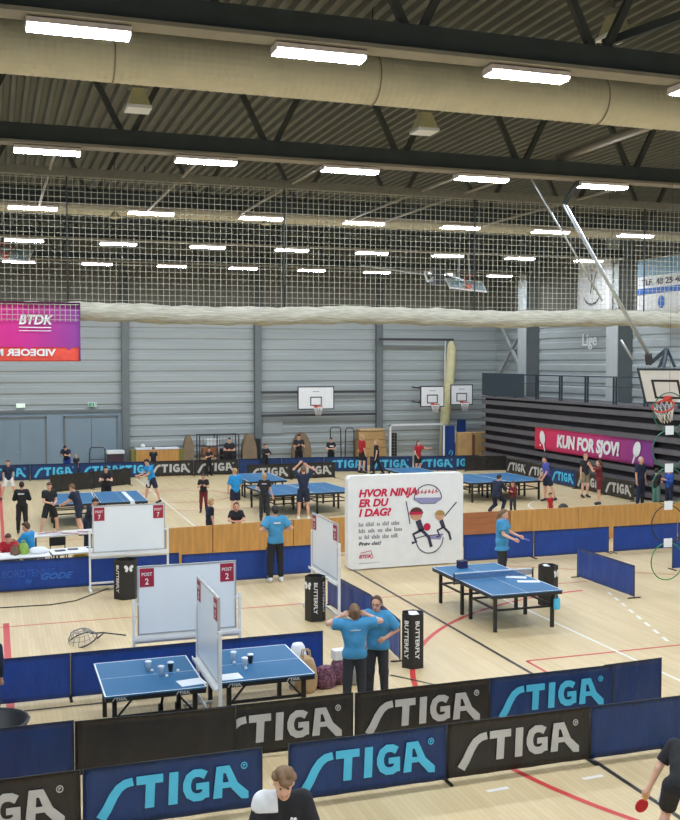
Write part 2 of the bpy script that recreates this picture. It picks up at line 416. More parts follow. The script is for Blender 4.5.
speaker(2.55, 18.9, 10.1, 'cream horn loudspeaker hanging under the deck at upper left')
speaker(8.15, 18.9, 10.1, 'cream horn loudspeaker hanging under the deck at centre right')
speaker(9.9, 15.0, 10.95, 'pale loudspeaker above the nearest truss at the upper right corner')
def pend(x, y, lab):
    t = thing('dome_sensor', lab, 'sensor', (x, y, 9.35), 0, 'small domes under the roof')
    M().lathe([(.02, .2), (.05, .18), (.16, .02), (.17, 0), (.1, -.02)], (0, 0, 0), 12).build('dome', m_cream, t); M().cyl((0, 0, .2), (0, 0, ZC - 9.35), .012, 6).build('stem', m_web, t)
pend(3.4, 30.3, 'small cream dome under the slim duct, left'); pend(7.9, 30.3, 'small cream dome under the slim duct, centre')

# ------------------------------------------------------------------ divider net
Yn = 23.5
m_beam = mat('beam_olive_grey', (126, 122, 106), .6)
t = thing('divider_net', 'raised white divider net hanging across the hall with a rolled hem', 'net', (0, Yn, 0))
nt = M(); r_ = .0038; x = -5.
while x < 24.7: nt.bb(x - r_, x + r_, -r_, r_, 6.3, 9.27); x += .132
z = 6.45
while z < 9.3: nt.bb(-5, 24.7, -r_ * .9, r_ * .9, z - r_, z + r_); z += .132
nt.build('mesh_net', m_net, t)
ro = M(); n = 14; fs = []; vv = []; N_ = 300
for i in range(N_ + 1):
    x = -5 + 29.7 * i / N_
    for j in range(n):
        a = 2 * PI * j / n; rr = 1 + .07 * math.sin(x * 5 + 3 * a) + .06 * math.sin(x * 2.3 + a * 5) + .04 * math.sin(x * 13 + a * 2)
        sag = .03 * math.sin(x * .9)
        vv.append((x, .13 * rr * math.cos(a), 6.28 + .0035 * x + sag + .21 * rr * math.sin(a)))
for i in range(N_):
    for j in range(n): fs.append((i * n + j, i * n + (j + 1) % n, i * n + n + (j + 1) % n, i * n + n + j))
ro.add(vv, fs, 0, True).build('rolled_hem', m_roll, t)
M().bb(-5, 24.7, -.09, .09, 9.27, 9.45).build('carrier_beam', m_beam, t)
for x in (1.6, 6.55, 11.5, 16.5, 21.4): M().cyl((x, -.03, 6.4), (x, -.03, 9.3), .018, 6).build('lifting_cord', m_truss, t)
ln = M(); x = -.9
while x < 1.8: ln.bb(x - .005, x + .005, -.31, -.305, 6.08, 6.47); x += .11
for z in (6.12, 6.22, 6.33, 6.45): ln.bb(-.9, 1.82, -.31, -.305, z - .005, z + .005)
for s in (0, 1): ln.bb(-.9, 1.82, -.31 , -.02, 6.46, 6.465)
ln.build('loose_net', m_net, t)
# banner hanging in the net
t = thing('hanging_banner', 'pink and purple sponsor banner hanging from the net at left', 'banner', (0, 23.24, 0))
def grad_mat(name, stops, axis, size, off):
    if name in MATS: return MATS[name]
    m = mat(name, (200, 60, 120), .55); nt_ = m.node_tree; b = nt_.nodes['Principled BSDF']
    for l in list(b.inputs['Base Color'].links): nt_.links.remove(l)
    tc = nt_.nodes.new('ShaderNodeTexCoord'); sp = nt_.nodes.new('ShaderNodeSeparateXYZ'); nt_.links.new(tc.outputs['Object'], sp.inputs[0])
    ma = nt_.nodes.new('ShaderNodeMapRange'); ma.inputs['From Min'].default_value = off; ma.inputs['From Max'].default_value = off + size
    nt_.links.new(sp.outputs[axis], ma.inputs['Value']); r = nt_.nodes.new('ShaderNodeValToRGB'); nt_.links.new(ma.outputs[0], r.inputs['Fac'])
    r.color_ramp.elements[0].position = stops[0][0]; r.color_ramp.elements[0].color = lin(stops[0][1]) + (1,)
    r.color_ramp.elements[1].position = stops[-1][0]; r.color_ramp.elements[1].color = lin(stops[-1][1]) + (1,)
    for p_, c_ in stops[1:-1]: e = r.color_ramp.elements.new(p_); e.color = lin(c_) + (1,)
    nt_.links.new(r.outputs['Color'], b.inputs['Base Color']); return m
g1 = grad_mat('banner_pink_purple', [(0, (226, 40, 130)), (.55, (206, 40, 140)), (1, (140, 60, 150))], 0, 2.6, -.8)
g2 = mat('banner_orange_red', (236, 84, 66), .55)
def sheet(x0, x1, z0, z1, y0, amp, nx=24, nz=8, ph=0., y1=None):
    m = M(); v = []
    for i in range(nx + 1):
        for j in range(nz + 1):
            u_, w_ = i / nx, j / nz
            v.append((x0 + (x1 - x0) * u_, y0 + amp * (math.sin(u_ * 19 + ph + w_ * 2) * .6 + math.sin(u_ * 41 - w_ * 5 + ph) * .4), z0 + (z1 - z0) * w_))
    k = len(v); v2 = [(a, b + .006, c) for a, b, c in v]; fs = []
    st = nz + 1
    for i in range(nx):
        for j in range(nz):
            q = (i * st + j, i * st + st + j, i * st + st + j + 1, i * st + j + 1); fs.append(q); fs.append(tuple(k + e for e in q[::-1]))
    for i in range(nx):
        for e in (0, nz): a, b = i * st + e, i * st + st + e; fs.append((a, k + a, k + b, b))
    for j in range(nz):
        for e in (0, nx): a, b = e * st + j, e * st + j + 1; fs.append((a, b, k + b, k + a))
    m.add(v + v2, fs, 0, True); return m
sheet(-.9, 1.84, 5.22, 6.5, 0, .012).build('cloth', g1, t)
sheet(-.9, 1.80, 5.215, 5.52, -.014, .010, ph=0).build('orange_stripe', g2, t)
tx = M(); tx.text('BTDK', (.55, -.024, 6.02), X3, Z3, .28, .03, .004, .25, fit=.72)
tx.build('lettering', m_white, t); tx = M(); tx.bb(.55, 1.22, -.024, -.021, 5.94, 5.96); tx.bb(.55, 1.22, -.024, -.021, 5.87, 5.885); tx.build('small_print', m_white, t); tx = M()
vs_, fs_ = text_geo('VIDEOER M', .035, 0.)
w_ = max(v[0] for v in vs_); k_ = 1.25 / w_
tx.add([(1.3 - v[0] * k_, -.034 - (v[2] > 0) * .004, 5.34 + v[1] * .2) for v in vs_], [q[::-1] for q in fs_])
tx.build('lettering', m_white, t)

# ------------------------------------------------------------------ basketball boards
def rect_frame(m, x0, x1, z0, z1, wd, y0, y1, mi=0):
    m.bb(x0, x1, y0, y1, z1 - wd, z1, mi); m.bb(x0, x1, y0, y1, z0, z0 + wd, mi); m.bb(x0, x0 + wd, y0, y1, z0 + wd, z1 - wd, mi); m.bb(x1 - wd, x1, y0, y1, z0 + wd, z1 - wd, mi)
def hoop_parts(t, y=-.02, z=.15, d=.38, r=.225, netcol=m_net):
    rim = M(); c = (0, y - d, z); rim.tube([(c[0] + r * math.cos(a), c[1] + r * math.sin(a), c[2]) for a in [2 * PI * j / 20 for j in range(20)]], .016, 6, closed=True)
    rim.bar((-.06, y, z), (-.06, c[1] + r, z), .03); rim.bar((.06, y, z), (.06, c[1] + r, z), .03); rim.bb(-.09, .09, y - .02, y, z - .08, z + .05)
    R_ = rim.build('rim', m_orange, t)
    nm = M(); 
    for j in range(12):
        a = 2 * PI * j / 12
        for dr in (-.26, .26):
            nm.tube([(c[0] + r * math.cos(a), c[1] + r * math.sin(a), z), (c[0] + r * .8 * math.cos(a + dr), c[1] + r * .8 * math.sin(a + dr), z - .16), (c[0] + r * .55 * math.cos(a), c[1] + r * .55 * math.sin(a), z - .42)], .008, 4)
    nm.build('net', m_white, R_)
def backboard(x, y, z, w, h, lab, rails, arms=(-.2, .2)):
    t = thing('basketball_backboard', lab, 'basketball hoop', (x, y, z), 0, 'basketball hoops on the far wall')
    M().bb(-w / 2, w / 2, -.02, .02, 0, h).build('board', m_white, t)
    fr = M(); rect_frame(fr, -w / 2, w / 2, 0, h, .045, -.026, .026); fr.build('border', m_black, t)
    sq = M(); rect_frame(sq, -.295, .295, .18, .62, .05, -.025, -.021); sq.build('target_square', m_black, t)
    lg = M(); lg.bb(-.16, .16, -.024, -.021, h * .76, h * .79); lg.build('emblem', m_inkg, t)
    hoop_parts(t)
    ar = M()
    for sx in arms:
        for zz in (.15, h - .15): ar.bar((sx, .02, zz), (sx, YF - y - .08, zz + .05), .06)
    for (x0, x1, z0) in rails: ar.bb(x0 - x, x1 - x, YF - y - .3, YF - y - .22, z0 - z - .06, z0 - z + .06)
    ar.build('wall_bracket', m_cage, t)
backboard(14.86, 47.6, 2.9, 1.85, 1.12, 'white wall basketball backboard alone left of centre', [(12.5, 18.6, 3.7), (12.5, 18.6, 2.55)])
backboard(20.88, 47.3, 2.95, 1.3, 1.05, 'smaller white wall backboard left of the cream curtain', [])
backboard(22.78, 47.9, 3.0, 1.25, 1.05, 'smaller white wall backboard right of the cream curtain', [], (.14, .46))

# the hoop on a swing arm at the right edge
t = thing('suspended_basketball_hoop', 'white suspended basketball board at right edge, tilted on a roof pole', 'basketball hoop', (0, 0, 0))
v = Vector((-.46, -.30, .89)).normalized(); u = Vector((.546, -.838, 0)).normalized(); n_ = u.cross(v)
W_, H_ = 1.3, 1.05
o_ = Vector((15.682, 22.2, 4.162))
def fr3(m): 
    B = Matrix((u, -n_, v)).transposed().to_4x4(); B.translation = o_ + u * W_ / 2; return m.xf(B)
fr3(M().bb(-W_ / 2, W_ / 2, -.02, .02, 0, H_)).build('board', m_white, t)
b_ = M(); rect_frame(b_, -W_ / 2, W_ / 2, 0, H_, .06, -.026, .03); fr3(b_).build('border', m_rail, t)
b_ = M(); rect_frame(b_, -.35, .35, .16, .72, .06, -.026, -.021); fr3(b_).build('target_square', m_black, t)
b_ = M(); c = (0, -.42, .2); b_.tube([(.26 * math.cos(a), -.42 + .26 * math.sin(a), .2) for a in [2 * PI * j / 20 for j in range(20)]], .022, 6, closed=True); b_.bb(-.09, .09, -.16, -.02, .14, .24)
R_ = fr3(b_).build('rim', m_orange, t)
nm = M()
for j in range(12):
    a = 2 * PI * j / 12
    for dr in (-.26, .26): nm.tube([(.26 * math.cos(a), -.42 + .26 * math.sin(a), .2), (.2 * math.cos(a + dr), -.42 + .2 * math.sin(a + dr), .02), (.14 * math.cos(a), -.42 + .14 * math.sin(a), -.22)], .009, 4)
fr3(nm).build('net', m_white, R_)
pc = M(); top = Vector((12.75, 21.3, 8.9)); end = Vector((15.72, 22.15, 5.4))
pc.cyl(top, end, .048, 10); pc.build('swing_pole', m_alu, t)
M().bar(top, (13.1, 21.23, 9.48), .1).build('roof_hinge', m_web, t)
M().bar(end, (15.8, 22.2, 5.15), .14).build('clamp', m_cage, t)
M().cyl((11.85, 21.25, 9.42), (14.2, 21.9, 6.7), .022, 6).build('stay_rod', m_alu, t)
M().cyl((14.95, 22.2, 5.75), (15.35, 22.25, 5.25), .03, 6).build('rest_rod', m_alu, t)
br = M()
for s_ in (.25, W_ - .25): br.bar(o_ + u * s_ + v * .5 - n_ * .03, o_ + u * .65 + v * 1.3 - n_ * .5, .06)
br.bar(o_ + u * .65 + v * 1.3 - n_ * .5, (15.8, 22.2, 5.15), .07); br.bar(o_ + u * .65 + v * 1.0 - n_ * .03, o_ + u * .65 + v * 1.3 - n_ * .5, .07)
br.build('back_frame', m_rail, t)
# folded hoops up under the roof
def folded(x, y, z, lab, rod):
    t = thing('folded_basketball_hoop', lab, 'basketball hoop', (x, y, z), 0, 'hoops folded up to the roof')
    R = Matrix.Rotation(math.radians(-62), 4, 'X') @ Matrix.Rotation(math.radians(12), 4, 'Y')
    M().bb(-.8, .8, -.015, .015, -.5, .5).xf(R).build('glass_board', m_glass, t)
    f_ = M(); rect_frame(f_, -.82, .82, -.52, .52, .06, -.03, .03); rect_frame(f_, -.3, .3, -.4, .05, .05, -.03, -.018); f_.xf(R).build('border', m_white, t)
    ri = M(); ri.tube([(.23 * math.cos(a), -.4 + .23 * math.sin(a), -.42) for a in [2 * PI * j / 16 for j in range(16)]], .02, 6, closed=True); ri.bb(-.08, .08, -.2, -.02, -.5, -.4); ri.xf(R).build('rim', m_orange, t)
    if rod:
        a = M(); a.cyl((-.9, .3, .35), (-4.6, .5, .75), .05, 8); a.build('swing_pole', m_alu, t)
        b = M(); b.bar((-.1, 0, .2), (-1.3, .1, .55), .07); b.bar((-1.3, .1, .55), (-1.9, .1, .5), .08); b.bar((-1.9, .1, .5), (-1.75, .1, .1), .07); b.bar((-1.75, .1, .1), (-1.2, .1, .5), .06); b.bar((-1.6, .1, .15), (-.9, .1, .2), .07); b.build('fold_arm', m_alu, t)
        k = M(); k.bb(-1.5, -1.05, -.1, .3, .0, .75); k.build('hinge_block', m_black, t)
    k = M(); k.cyl((.3, .2, .2), (.1, .3, ZC - z), .04, 8); k.cyl((-.3, .2, .2), (-.1, .3, ZC - z), .04, 8); k.build('hanger_rod', m_alu, t)
folded(19.3, 40.2, 8.5, 'glass basketball board folded up under the roof at centre right behind the net', True)
folded(.6, 40.2, 9.2, 'glass basketball board folded up under the roof at far left behind the net', False)

# ------------------------------------------------------------------ right side: folded bleachers, banners
t = thing('folded_bleachers', 'dark folded grandstand with grey tier boards along the right wall', 'bleachers', (0, 0, 0))
Ya, Yb = 24.5, 46.6
M().bb(23.5, 24.75, Ya, Yb, 0, 3.4).build('dark_core', m_bleachd, t)
for k in range(8):
    z0 = .1 + k * .43
    b = M(); b.bb(23.3, 23.6, Ya, Yb, z0 + .13, z0 + .2); b.bb(23.28, 23.33, Ya, Yb, z0, z0 + .2); b.build('tier_board', m_bleach, t)
M().bb(23.25, 24.75, Ya, Yb, 3.42, 3.52).build('top_deck', m_bleach, t)
rl = M(); rl.bb(23.33, 23.37, Ya, Yb, 4.58, 4.63); rl.bb(23.34, 23.36, Ya, Yb, 4.2, 4.22); rl.bb(23.34, 23.36, Ya, Yb, 3.62, 3.64)
R_ = rl.build('guard_rail', m_rail, t)
y = Ya + .3
while y < Yb:
    q = M(); q.bb(23.32, 23.38, y - .12, y - .06, 3.5, 4.6); q.bb(23.32, 23.38, y + .06, y + .12, 3.5, 4.6); q.build('rail_post', m_rail, R_); y += 2.05
M().bb(23.29, 23.31, 42.3, 46.6, 3.55, 4.65).build('end_screen', m_rail, t)
pw = [X3, Z3]
# banner hung on the bleachers; faces the hall (-X)
t = thing('hall_banner', 'long red to purple banner with white words hung on the folded grandstand', 'banner', (23.255, 41.2, 1.28), -PI / 2)
g3 = grad_mat('banner_red_purple', [(0, (226, 52, 84)), (.5, (206, 52, 120)), (1, (126, 58, 140))], 0, 8.85, 0)
sheet(0, 8.85, 0, .98, 0, .018, 40, 6).build('cloth', g3, t)
L_ = M(); L_.text('KUN FOR SJOV!', (2.0, -.035, .25), X3, Z3, .72, .048, .01, .12, fit=4.7); L_.build('lettering', m_white, t)
def racket_print(cx, cz, s_, tilt):
    q = M(); pts = [(cx + s_ * .17 * math.cos(a) * (1.0), cz + s_ * .24 * math.sin(a)) for a in [2 * PI * j / 20 for j in range(20)]]
    def rot(p): x, z = p[0] - cx, p[1] - cz; return (cx + x * math.cos(tilt) - z * math.sin(tilt), cz + x * math.sin(tilt) + z * math.cos(tilt))
    q.prism([rot(p) for p in pts], (0, -.03, 0), X3, Z3, .008)
    q.prism([rot(p) for p in ((cx - .03 * s_, cz - .48 * s_), (cx + .03 * s_, cz - .48 * s_), (cx + .04 * s_, cz - .2 * s_), (cx - .04 * s_, cz - .2 * s_))], (0, -.03, 0), X3, Z3, .008)
    return q
racket_print(.75, .55, 1.3, .35).build('racket_print', m_white, t); racket_print(7.85, .6, 1.3, -.45).build('racket_print', m_white, t)
q = M().ell((.55, -.03, .2), (.05, .01, .05)); q.build('ball_print', m_white, t)
# tall white banner with smile and the blue-white banner beside it, high on the wall
t = thing('hanging_banner', 'white banner with a dark smile curve high on the right wall', 'banner', (24.72, 40.1, 7.2), -PI / 2)
sheet(0, 2.7, 0, 2.35, 0, .01, 10, 6).build('cloth', m_white, t)
q = M()
q.stroke([(.75 + .62 * math.cos(a), 1.0 + .45 * math.sin(a)) for a in [math.radians(195 + 150 * i / 12) for i in range(13)]], [.03 + .06 * math.sin(PI * i / 12) for i in range(13)], (.45, -.03, -.05), X3, Z3, .008)
q.stroke([(1.1, 1.0), (1.18, 1.35), (1.2, 1.85)], .06, (0, -.03, 0), X3, Z3, .008); q.stroke([(1.32, 1.1), (1.36, 1.45), (1.55, 1.9)], .04, (0, -.03, 0), X3, Z3, .008)
for k in range(9): q.bb(.35 + k * .2, .48 + k * .2, -.03, -.022, .14, .22)
q.build('print', m_ink, t); M().ell((1.2, -.03, 1.98), (.07, .012, .07)).build('dot_print', m_orange, t)
t = thing('hanging_banner', 'pale blue and white phone number banner high at the right edge', 'banner', (24.72, 35.6, 7.05), -PI / 2)
sheet(0, 4.2, 0, 2.25, 0, .01, 12, 6).build('cloth', m_white, t)
M().bb(.02, 4.18, -.025, -.016, 1.55, 2.2).build('sky_stripe', mat('stripe_sky', (140, 178, 200), .6, 0, .25, 4, stretch=(6, 1, 1)), t)
M().bb(.02, 4.18, -.025, -.016, .85, 1.08).build('blue_stripe', m_faint, t)
q = M(); [M().text(s_, (x_, -.03, 1.2), X3, Z3, .32, .02, .008, fit=f_).build('number_lettering', m_ink, t) for s_, x_, f_ in (('TLF.', .35, .72), ('48', 1.25, .45), ('25', 1.85, .45), ('45', 2.45, .45))]
q = M(); q.ell((1.6, -.025, .5), (.22, .01, .26)); q.build('emblem', m_faint, t)
t = M(); t.text('Lige', (XR - .09, 40.9, 5.95), -Y3, Z3, .75, .012, .02, fit=1.15)
tag(t.build('wall_lettering', m_white), 'small white word on the grey right wall above the grandstand rail', 'lettering')
# cross bracing near the corner
q = M(); q.bar((25.3, 48.6, 7.2), (25.3, 45.8, 4.4), .14, .1); q.bar((25.3, 46, 7.0), (25.3, 48.8, 4.4), .14, .1)
tag(q.build('cross_brace', m_colw), 'grey steel cross brace on the right wall by the far corner', 'brace')

# ------------------------------------------------------------------ things along the far wall
def bb_thing(name, lab, cat, m, ma): return tag(m.build(name, ma), lab, cat)
t = thing('rolled_net_curtain', 'tall cream net curtain gathered between two small backboards', 'curtain', (22.45, 48.85, 0))
q = M(); q.tube([(.15, 0, 6.3), (.2, 0, 5.9), (.1, 0, 4.6), (-.05, 0, 3.2), (-.15, 0, 2.2), (-.3, 0, .05)], [.1, .24, .26, .3, .26, .18], 10); q.build('gathered_net', m_cream, t)
M().bb(-3.8, .3, -.05, .05, 6.3, 6.42).build('curtain_rail', m_cage, t)
M().cyl((-.16, 0, 6.3), (-.2, 0, 3.9), .03, 6).build('pull_cord', m_white, t)
rb = M(); rb.bb(-3.7, -3.6, .05, .55, 6.32, 6.4); rb.bb(.1, .2, .05, .55, 6.32, 6.4); rb.build('wall_arm', m_cage, t)
t = thing('handball_goal', 'white goal frame with pale net against the far wall', 'goal', (18.7, 47.6, 0))
q = M(); q.bb(0, .08, -.04, .04, 0, 2.1); q.bb(2.92, 3.0, -.04, .04, 0, 2.1); q.bb(0, 3, -.04, .04, 2.02, 2.1); q.build('frame', m_white, t)
q = M()
for i in range(21): q.bb(.15 * i, .15 * i + .008, .5, .508, 0, 2.0)
for i in range(14): q.bb(0, 3, .5, .508, .15 * i, .15 * i + .008)
q.bb(0, .03, 0, .5, 1.98, 2.02); q.bb(2.97, 3, 0, .5, 1.98, 2.02); q.build('net', m_net, t)
def crash_pad(x, lab, w, h, d):
    t = thing('crash_pad', lab, 'mat', (x, 48.0, 0)); M().bev(-w / 2, w / 2, -d / 2, d / 2, 0, h, .05).build('pad', m_pad, t)
    q = M(); q.bb(w / 2 - .03, w / 2 + .01, -d / 2 + .03, d / 2 - .03, h * .55, h * .98); q.build('white_edge', m_white, t)
    q = M(); q.stroke([(-.1, .5), (0, .7), (.12, .62), (.05, .4)], .05, (0, -d / 2 - .012, 0), X3, Z3, .006); q.build('emblem', m_cyan, t)
crash_pad(22.15 - .05, 'tall blue padded post standing right of the white goal', .56, 1.95, .5)
def curved_mat(x, lab, w, dark):
    t = thing('rolled_mat', lab, 'mat', (x, 48.4, 0), 0, 'mats leaning on the far wall')
    q = M(); pr = [(w / 2 * math.cos(a) * (1 if math.sin(a) < .5 else .96), .75 + 1.0 * math.sin(a)) for a in [PI * i / 12 for i in range(13)]]
    pr = [(w / 2, 0)] + pr + [(-w / 2, 0)]
    q.prism(pr, (0, .25, 0), X3, Z3, .5); q.build('mat_body', m_mat, t)
    if dark: M().bev(w / 2 - .16, w / 2 + .2, -.22, .2, 0, 1.5, .04).build('dark_strap_face', m_black, t)
curved_mat(11.7, 'brown mat with dark strapped side leaning on far wall, left of the standing man', .7, True)
curved_mat(14.35, 'brown rounded mat leaning on far wall behind the man in black', .9, False)
curved_mat(8.75, 'thin grey-brown mat leaning on far wall beside the wire cage', .5, False)
t = thing('equipment_cage', 'dark wire equipment cage trolley against the far wall', 'trolley', (10.2, 48.5, 0))
q = M()
for x in (-.95, -.1, .95):
    for y in (-.35, .35): q.bb(x - .025, x + .025, y - .025, y + .025, .1, 1.75)
for z in (.15, .75, 1.2, 1.72):
    for y in (-.35, .35): q.bb(-.95, .95, y - .02, y + .02, z - .02, z + .02)
for i in range(12): q.bb(-.95 + .16 * i, -.94 + .16 * i, -.36, -.355, .15, 1.72)
q.build('frame', m_cage, t); M().bb(-.9, .9, -.33, .33, .1, .14).build('bottom_tray', m_cage, t)
for x in (-.85, .85):
    for y in (-.3, .3): M().cyl((x, y - .03, .06), (x, y + .03, .06), .06, 10).build('caster', m_black, t)
for nm_, lb_, x, z, d, ma in (('cardboard_box', 'brown box lying in the wire cage, lower one', -.45, .14, (.8, .5, .5), m_tan), ('sports_box', 'reddish box in the wire cage upper left', -.4, .77, (.75, .5, .35), m_woodr), ('white_bin', 'white crate in the wire cage upper row', -.3, 1.22, (.6, .45, .3), m_white), ('black_crate', 'black crate in the wire cage on the right', .5, .14, (.7, .55, .9), m_black)):
    q = M(); q.bev(10.2 + x - d[0] / 2, 10.2 + x + d[0] / 2, 48.5 - d[1] / 2, 48.5 + d[1] / 2, z, z + d[2], .02); tag(q.build(nm_, ma), lb_, 'box')
t = thing('wooden_cabinet', 'long low golden wooden cabinet with pale top against far wall', 'cabinet', (7.25, 48.4, 0))
M().bev(-1.0, 1.0, -.35, .35, .08, 1.12, .02).build('body', m_wood, t); M().bb(-.98, 1.02, -.37, .37, 1.12, 1.18).build('top', m_paper, t)
M().bb(-1.22, -1.0, -.3, .3, 0, 1.1).build('side_panel', mat('olive_side', (126, 120, 60), .6), t); M().bb(1.0, 1.25, -.3, .3, 0, 1.1).build('side_panel', MATS['olive_side'], t); M().bb(-.95, .95, -.3, .3, 0, .08).build('plinth', m_black, t)
q = M(); q.ell((6.6, 48.3, 1.28), (.11, .11, .11)); tag(q.build('ball', m_white), 'small white ball lying on the wooden cabinet by the wall', 'ball')
t = thing('white_top_stack', 'low dark trolley with thick white top by the second double door', 'trolley', (5.35, 48.5, 0)); M().bev(-.4, .4, -.3, .3, .95, 1.1, .02).build('white_top', m_white, t); M().bb(-.36, .36, -.26, .26, .1, .95).build('body', mat('plum_dark', (70, 50, 60), .6), t)
for x in (-.3, .3): M().cyl((x, -.05, .05), (x, .05, .05), .05, 10).build('caster', m_black, t)
def stand_frame(x, lab, h, w):
    t = thing('tubular_stand', lab, 'stand', (x, 48.6, 0), 0, 'tubular stands by the far wall')
    q = M(); q.tube([(-w / 2, 0, 0), (-w / 2 + .03, 0, h - .1), (-w / 2 + .12, 0, h), (w / 2 - .12, 0, h), (w / 2 - .03, 0, h - .1), (w / 2, 0, 0)], .03, 6); q.build('hoop_frame', m_cage, t)
    q = M(); q.bar((-w / 2, 0, h * .55), (w / 2, 0, h * .55), .03); q.bar((-w / 2, -.3, .02), (-w / 2, .3, .02), .04); q.bar((w / 2, -.3, .02), (w / 2, .3, .02), .04); q.build('base', m_cage, t)
stand_frame(4.55, 'black tubular stand in front of the second double door', 1.25, .75)
stand_frame(16.2, 'tall black tubular stand right of the man in black by the wall', 1.95, .6)
stand_frame(16.95, 'tall black tubular stand left of the tan vaulting box', 1.9, .5)
t = thing('vaulting_box', 'tan wooden vaulting box by the far wall behind the red shirted player', 'gym box', (18.0 + .1, 48.75, 0))
for k in range(4): M().bev(-.8 + .03 * k, .8 - .03 * k, -.35 + .02 * k, .35 - .02 * k, .02 + k * .42, .42 + k * .42, .02).build('section', m_kraft, t)
M().bev(-.68, .68, -.3, .3, 1.7, 1.84, .05).build('padded_top', m_tan, t)
t = thing('gym_mat_stack', 'two upright tan gym mats right of the blue padded post', 'gym mats', (23.2, 47.6, 0))
for x in (-.42, .42): M().bev(x - .4, x + .4, -.2, .2, 0, 1.62, .04).build('upright_mat', m_kraft, t)
M().bev(-.06, .1, -.25, .25, 0, 1.5, .02).build('leather_strap', mat('strap_brown', (110, 76, 48), .6), t)
q = M(); q.bev(24.08, 24.5, 47.2, 48.0, 0, 1.5, .05); tag(q.build('blue_pad_block', mat('pad_slate', (66, 98, 128), .6)), 'slate blue pad standing between tan mats and grandstand', 'mat')
q = M(); q.bev(19.1, 19.4, 48.3, 48.7, 0, 1.6, .03); tag(q.build('upright_case', m_black), 'black upright case near the goal behind the red shirted child', 'case')
q = M(); q.bev(22.98, 23.34, 48.5, 48.9, 0, 2.2, .04); tag(q.build('post_cover', m_pad), 'dark blue post cover under the right small backboard', 'mat')
q = M(); rect_frame(q, 12.65, 13.7, 1.65, 2.55, .03, YF - .1, YF - .06); q.bb(12.68, 13.67, YF - .09, YF - .07, 1.68, 2.52); tag(q.build('wall_hatch', m_clad), 'pale rectangular hatch in the far wall near the middle column', 'hatch')
def exit_sign(x, z, ma, lab):
    t = thing('exit_sign', lab, 'exit sign', (x, YF - .1, z), 0, 'emergency signs over the doors'); M().bb(-.2, .2, -.06, .04, 0, .2).build('case', m_white, t); M().bb(-.18, .18, -.07, -.06, .02, .18).build('face', ma, t)
    q = M(); q.stroke([(-.1, .04), (-.04, .09), (0, .13)], .02, (0, -.071, 0), X3, Z3, .003); q.stroke([(.02, .05), (-.02, .1)], .02, (0, -.071, 0), X3, Z3, .003); q.bb(.08, .14, -.074, -.071, .04, .16); q.ell((.01, -.071, .15), (.016, .004, .016)); q.build('figure_print', m_white, t)
exit_sign(1.2, 3.1, mat('sign_pale_green', (214, 240, 214), .4, emit=((214, 244, 214), .35)), 'pale glowing emergency sign over the left double door')
exit_sign(4.42, 3.1, mat('sign_green', (40, 150, 96), .4, emit=((50, 160, 100), .15)), 'green running man exit sign over the right double door')
# ================================================================== barriers (surrounds)
def word_mark(m, o, ux, uy, u, t=.004):
    # slanted wide letters: swoosh S, T, I, G, A and a registered mark; u = letter height
    nn = Vector(ux).cross(Vector(uy))
    lay = [0]
    def P(poly): lay[0] += 1; m.prism([(x * u * .935, y * u) for x, y in poly], Vector(o) + nn * .0008 * lay[0], ux, uy, t)
    def S(pts, w): m.stroke([(x * u * .935, y * u) for x, y in pts], [q * u for q in w] if isinstance(w, list) else w * u, o, ux, uy, t)
    S([(.02, -.16), (.22, .12), (.42, .48), (.60, .71), (.80, .83), (1.05, .87)], [.3, .29, .28, .27, .26, .25])
    P([(1.16, .74), (2.02, .74), (2.02, 1.0), (1.16, 1.0)]); P([(1.42, 0), (1.72, 0), (1.76, .74), (1.46, .74)])
    P([(2.18, 0), (2.48, 0), (2.52, 1.0), (2.22, 1.0)])
    S([(3.42, .78), (3.25, .87), (3.05, .88), (2.88, .78), (2.8, .58), (2.8, .4), (2.88, .22), (3.05, .12), (3.25, .12), (3.4, .2)], .25)
    P([(3.1, .36), (3.53, .36), (3.53, .56), (3.1, .56)]); P([(3.3, .08), (3.53, .08), (3.53, .4), (3.3, .4)])
    P([(3.66, 0), (3.96, 0), (4.02, 1.0), (3.78, 1.0)]); P([(3.78, .8), (4.1, .76), (4.22, 1.0), (3.78, 1.0)]); P([(4.0, 1.0), (4.22, 1.0), (4.5, .42), (4.86, .1), (4.86, -.12), (4.62, -.1), (4.28, .26)])
    P([(3.9, .3), (4.35, .3), (4.3, .48), (3.9, .48)])
    S([(4.72 + .1 * math.cos(a), .93 + .1 * math.sin(a)) for a in [2 * PI * j / 10 for j in range(11)]], .03)
    P([(4.68, .88), (4.71, .88), (4.71, .98), (4.68, .98)]); P([(4.71, .94), (4.76, .94), (4.76, .98), (4.71, .98)])

BARR = {}
def barrier(x, y, lab, col, word=None, rz=0., L=2.04, Hh=.72, wr=.006, ph=0., grp='table tennis court barriers'):
    # (x, y) is the left end seen from the printed side; rz turns the run
    key = (col.name, word, round(L, 2), Hh, wr, ph)
    if key in BARR:
        return dup(BARR[key], (x, y, 0), rz, lab)
    t = thing('court_barrier', lab, 'barrier', (x, y, 0), rz, grp); BARR[key] = t
    sh = sheet(.012, L - .012, .035, Hh, 0, wr, 22, 8, ph); sh.build('vinyl_sheet', col, t)
    fr = M()
    for e in (.008, L - .008): fr.cyl((e, .004, .0), (e, .004, Hh + .004), .009, 6); fr.bar((e, -.16, .012), (e, .16, .012), .022)
    fr.cyl((0, .004, Hh), (L, .004, Hh), .007, 6); fr.build('frame', m_black, t)
    if word:
        w_ = M(); u = .37 * Hh / .72; word_mark(w_, (L / 2 - 2.26 * u, -.012 - wr * .0, .2), X3, Z3, u, .006)
        w_.build('lettering', m_cyan if word == 'c' else m_grey, t)
    return t
YA, YB_, YC = 11.42, 12.92, 16.13
